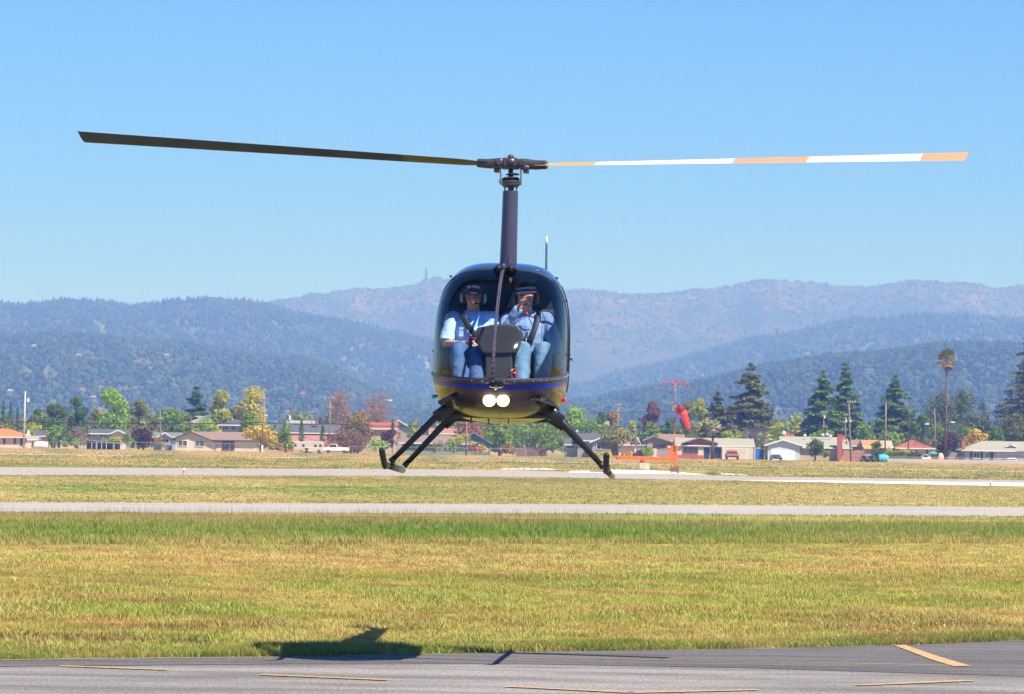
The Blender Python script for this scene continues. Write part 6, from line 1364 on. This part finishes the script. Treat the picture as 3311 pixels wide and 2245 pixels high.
# covered boat at the left, turquoise cover at the right
def covered(px0, px1, yt, d, m, name, label, cat):
    pc = (px0 + px1) / 2; S = F / d; b = DP(pc, 1450, d); zt = DP(pc, yt, d).z; w = (px1 - px0) / S / 2; vs = []; nu, nv = 16, 9
    for i in range(nu + 1):
        for j in range(nv + 1):
            u = -1 + 2 * i / nu; a = math.pi * j / nv; hh = zt * (1 - .25 * abs(u) ** 4) * (1 + .04 * math.sin(i * 1.7)); vs.append((w * u, -1.1 * math.cos(a), .0 + hh * max(math.sin(a), 0) ** .45))
    o = MB().add(vs, [(i * (nv + 1) + j, (i + 1) * (nv + 1) + j, (i + 1) * (nv + 1) + j + 1, i * (nv + 1) + j + 1) for i in range(nu) for j in range(nv)]).build(name, m, None, smooth=True, fix=False); o.location = (b.x, d, 0); o.modifiers.new('t', 'SOLIDIFY').thickness = .03; tag(o, label, cat)
covered(110, 156, 1427, 760, mat('white_canvas', (.68, .62, .62), .7, var=.1, bump=.5, bscale=3), 'covered_boat', 'white canvas covered boat right of the orange shed', 'boat')
covered(2840, 2873, 1469, 745, mat('turquoise_canvas', (.05, .42, .50), .6, var=.15, bump=.5, bscale=3), 'covered_boat', 'turquoise canvas covered boat before the yellow green hedge', 'boat')
covered(3034, 3050, 1465, 750, mat('pink_canvas', (.80, .40, .30), .7), 'covered_load', 'small pink orange covered heap left of the palm foot', 'covered load')
p = DP(2805, 1448, 765); root = empty('patio_canopy', (p.x, 765, 0), 'small orange yellow canopy on posts above the reddish board fence', 'canopy'); MB().prism([(-.8, -.6, p.z - .25), (.8, -.6, p.z - .25), (.7, -.6, p.z), (0, -.6, p.z + .25), (-.7, -.6, p.z)], (0, 1.6, 0)).build('canopy_top', mat('yellow_canvas', (.80, .45, .05), .7), root)
for x in (-.7, .7): MB().tube([(x, -.5, 0), (x, -.5, p.z - .2)], .04, 6).build('post', M_steel, root)
# parasol
d = 775; p = DP(3015, 1458, d); root = empty('patio_parasol', (p.x, d, 0), 'teal patio parasol beside the orange walled house', 'parasol'); MB().tube([(0, 0, 0), (0, 0, p.z)], .03, 6).build('pole', M_steel, root); MB().tube([(0, 0, p.z), (0, 0, p.z - .15), (0, 0, p.z - .6)], [.03, .4, .95], 10).build('canopy', mat('teal_canvas', (.02, .28, .26), .7), root)
# hedge, wheelie bin
def hedge(px0, px1, yt, d, col, label):
    pc = (px0 + px1) / 2; S = F / d; b = DP(pc, 1450, d); zt = DP(pc, yt, d).z; w = (px1 - px0) / S; r = np.random.default_rng(int(px0)); n = int(w * 260)
    P = np.stack([r.uniform(-w / 2, w / 2, n), r.uniform(-.7, .7, n), r.uniform(0, zt, n)], -1); P[:, 2] *= 1 + .06 * np.sin(P[:, 0] * 2); k = r.random(n) < .5; P[k, 1] = -.7 + r.uniform(-.1, .1, k.sum()); N = np.stack([r.normal(0, .2, n), np.where(k, -1, 0), np.where(k, .3, 1)], -1)
    root = empty('hedge', (b.x, d, 0), label, 'hedge'); leaves('foliage', P, N, .30, leafmat(col), root, r)
hedge(2861, 2930, 1462, 746, (.16, .22, .02), 'lower left yellow green clipped hedge before the pickup'); hedge(2922, 2978, 1464, 748, (.12, .17, .02), 'right hand green clipped hedge before the red roofed house'); hedge(2862, 2958, 1457, 758, (.50, .42, .02), 'long bright yellow topped hedge behind the clipped hedges')
d = 766; p = DP(2449, 1450, d); root = empty('portable_toilet', (p.x, d, 0), 'blue cabin with white frame between the two garage houses', 'cabin'); MB().box((0, 0, p.z / 2), (.75, .9, p.z)).build('cabin_body', mat('blue_plastic', (.02, .12, .60), .5), root); MB().box((-.5, 0, p.z / 2), (.14, .9, p.z)).box((.0, -.47, p.z + .03), (1.1, .06, .10)).build('cabin_frame', M_wfr, root)
# ================================================================== FENCES
def board_fence(px0, px1, yt, d, m, label, pitch=.18, gap=.02, rag=.04, posts=True):
    pc = (px0 + px1) / 2; b = DP(pc, 1450, d); S = F / d; w = (px1 - px0) / S; zt = DP(pc, yt, d).z; root = empty('board_fence', (b.x, d, 0), label, 'fence'); r = random.Random(int(px0)); n = int(w / pitch); k = 0
    me = None
    for k in range(n):
        x = -w / 2 + pitch * (k + .5)
        if me is None: o = MB().box((0, 0, zt / 2), (pitch - gap, .03, zt)).build('board', m, root); me = o.data
        else: o = link('board', me, root)
        o.location = (x, r.uniform(-.01, .01), 0); o.scale = (1, 1, 1 + r.uniform(-rag, rag))
    for z in (.3, zt - .3): MB().box((0, .05, z), (w, .05, .1)).build('rail', m, root)
M_wd = mat('weathered_red_board', (.42, .20, .13), .9, var=.2, vscale=2); M_wg = mat('weathered_grey_board', (.30, .24, .20), .9, var=.2, vscale=2); M_wp = mat('white_picket_paint', (.70, .66, .62), .7, var=.1)
board_fence(2727, 2798, 1456, 755, M_wd, 'reddish brown board fence right of the brick chimney'); board_fence(2106, 2128, 1450, 752, M_wp, 'peeling white picket fence right of the light green shrub', .34, .16, .05)
board_fence(2130, 2164, 1451, 754, M_wg, 'grey brown picket fence left of the wind tee fin', .30, .12, .03); board_fence(3060, 3110, 1463, 765, M_wg, 'grey brown board fence right of the palm foot'); board_fence(2456, 2472, 1453, 770, mat('dark_board', (.10, .08, .08), .9), 'short dark board fence beside the blue cabin')
board_fence(1668, 1770, 1448, 765, mat('dark_red_board', (.17, .10, .09), .9, var=.2), 'dark reddish board fence under the wide green tree'); board_fence(534, 558, 1440, 775, mat('dark_board', (.10, .08, .08), .9), 'small dark board fence left of the tan ranch house')
def rail_fence(px0, px1, d, h, label, m, step=50):
    b = DP((px0 + px1) / 2, 1450, d); root = empty('chain_link_fence', (b.x, d, 0), label, 'fence'); S = F / d; w = (px1 - px0) / S; n = int((px1 - px0) / step); me = None
    for k in range(n + 1):
        x = -w / 2 + w * k / n
        if me is None: o = MB().tube([(0, 0, 0), (0, 0, h), (.0, -.22, h + .25)], .035, 6).build('post', m, root); me = o.data
        else: o = link('post', me, root)
        o.location = (x, 0, 0)
    MB().tube([(-w / 2, 0, h), (w / 2, 0, h)], .024, 6).build('top_rail', m, root); wr = MB()
    for k in range(int(w / .6)):
        x = -w / 2 + k * .6; wr.tube([(x, 0, .05), (min(x + h, w / 2), 0, h)], .006, 3, cap=False); wr.tube([(x, 0, h), (min(x + h, w / 2), 0, .05)], .006, 3, cap=False)
    wr.build('wire_mesh', m, root, fix=False)['kind'] = 'stuff'
M_galv = mat('galvanised_tube', (.48, .48, .47), .5, metal=.3)
rail_fence(90, 420, 745, 1.35, 'chain link fence before the carport at the left', M_galv, 48); rail_fence(436, 845, 742, 1.5, 'chain link fence with white posts before the tan ranch house', M_galv, 50); rail_fence(1130, 1700, 735, 1.4, 'chain link fence before the shrubs under the helicopter', M_galv, 55); rail_fence(2860, 3330, 730, 1.0, 'low pale chain link fence at the right side', M_galv, 55)
# low pale wall at the right
w_ = MB().box((0, 0, .35), ((3330 - 2870) / (F / 738), .2, .7)).build('low_wall', mat('low_wall_concrete', (.46, .40, .34), .9, var=.15)); p = DP(3100, 1450, 738); w_.location = (p.x, 738, 0); tag(w_, 'low pale concrete garden wall before the right hand houses', 'wall')
# ================================================================== SMALL THINGS
for i, (px, pt, pb, lab) in enumerate(((594, 1515, 1536, 'small white and orange runway edge marker left of the helicopter'), (3203, 1557, 1572, 'small runway edge marker at the far right'), (2772, 1544, 1549, 'tiny pale runway light on the right part of the runway'))):
    g = GP(px, pb); zt = DP(px, pt, g.y).z; root = empty('runway_marker', (g.x, g.y, 0), lab, 'runway marker', 'markers along the runway edge'); MB().tube([(0, 0, 0), (0, 0, zt * .6)], [.05, .035], 8).build('stake', M_ob, root); MB().tube([(0, 0, zt * .55), (0, 0, zt * .85), (0, 0, zt)], [.07, .08, .03], 10).build('marker_head', M_wfr, root, smooth=True)
def bird(px, py, d, s, label):
    p = DP(px, py, d); b_ = MB(); b_.ell((0, 0, 0), (.5 * s, .12 * s, .10 * s), 10, 6)
    b_.add([(-.15 * s, 0, .05 * s), (.15 * s, 0, .05 * s), (.35 * s, -.5 * s, .30 * s), (.1 * s, -.95 * s, .18 * s)], [(0, 1, 2, 3)]).add([(-.15 * s, 0, .05 * s), (.15 * s, 0, .05 * s), (.35 * s, .5 * s, .30 * s), (.1 * s, .95 * s, .18 * s)], [(0, 1, 2, 3)])
    o = b_.build('bird', M_dark, None); o.location = p; tag(o, label, 'bird', 'birds in the air')
bird(266, 1267, 420, .28, 'tiny black bird flying before the left hill'); bird(890, 459, 300, .16, 'tiny dark bird high in the sky above the left rotor blade')
# lookout tower on the far ridge
p = DP(1380, 905, 9480); root = empty('lookout_tower', (p.x, 9480, p.z - 4), 'small lookout tower on the far ridge left of the cabin', 'tower'); MB().box((6, 0, 3), (24, 12, 10)).build('tower_base', M_wfr, root); MB().tube([(-2, 0, 3), (-2, 0, 30)], [3.5, 2.5], 8).box((-2, 0, 27), (7, 7, 4)).build('tower_shaft', M_slate, root)
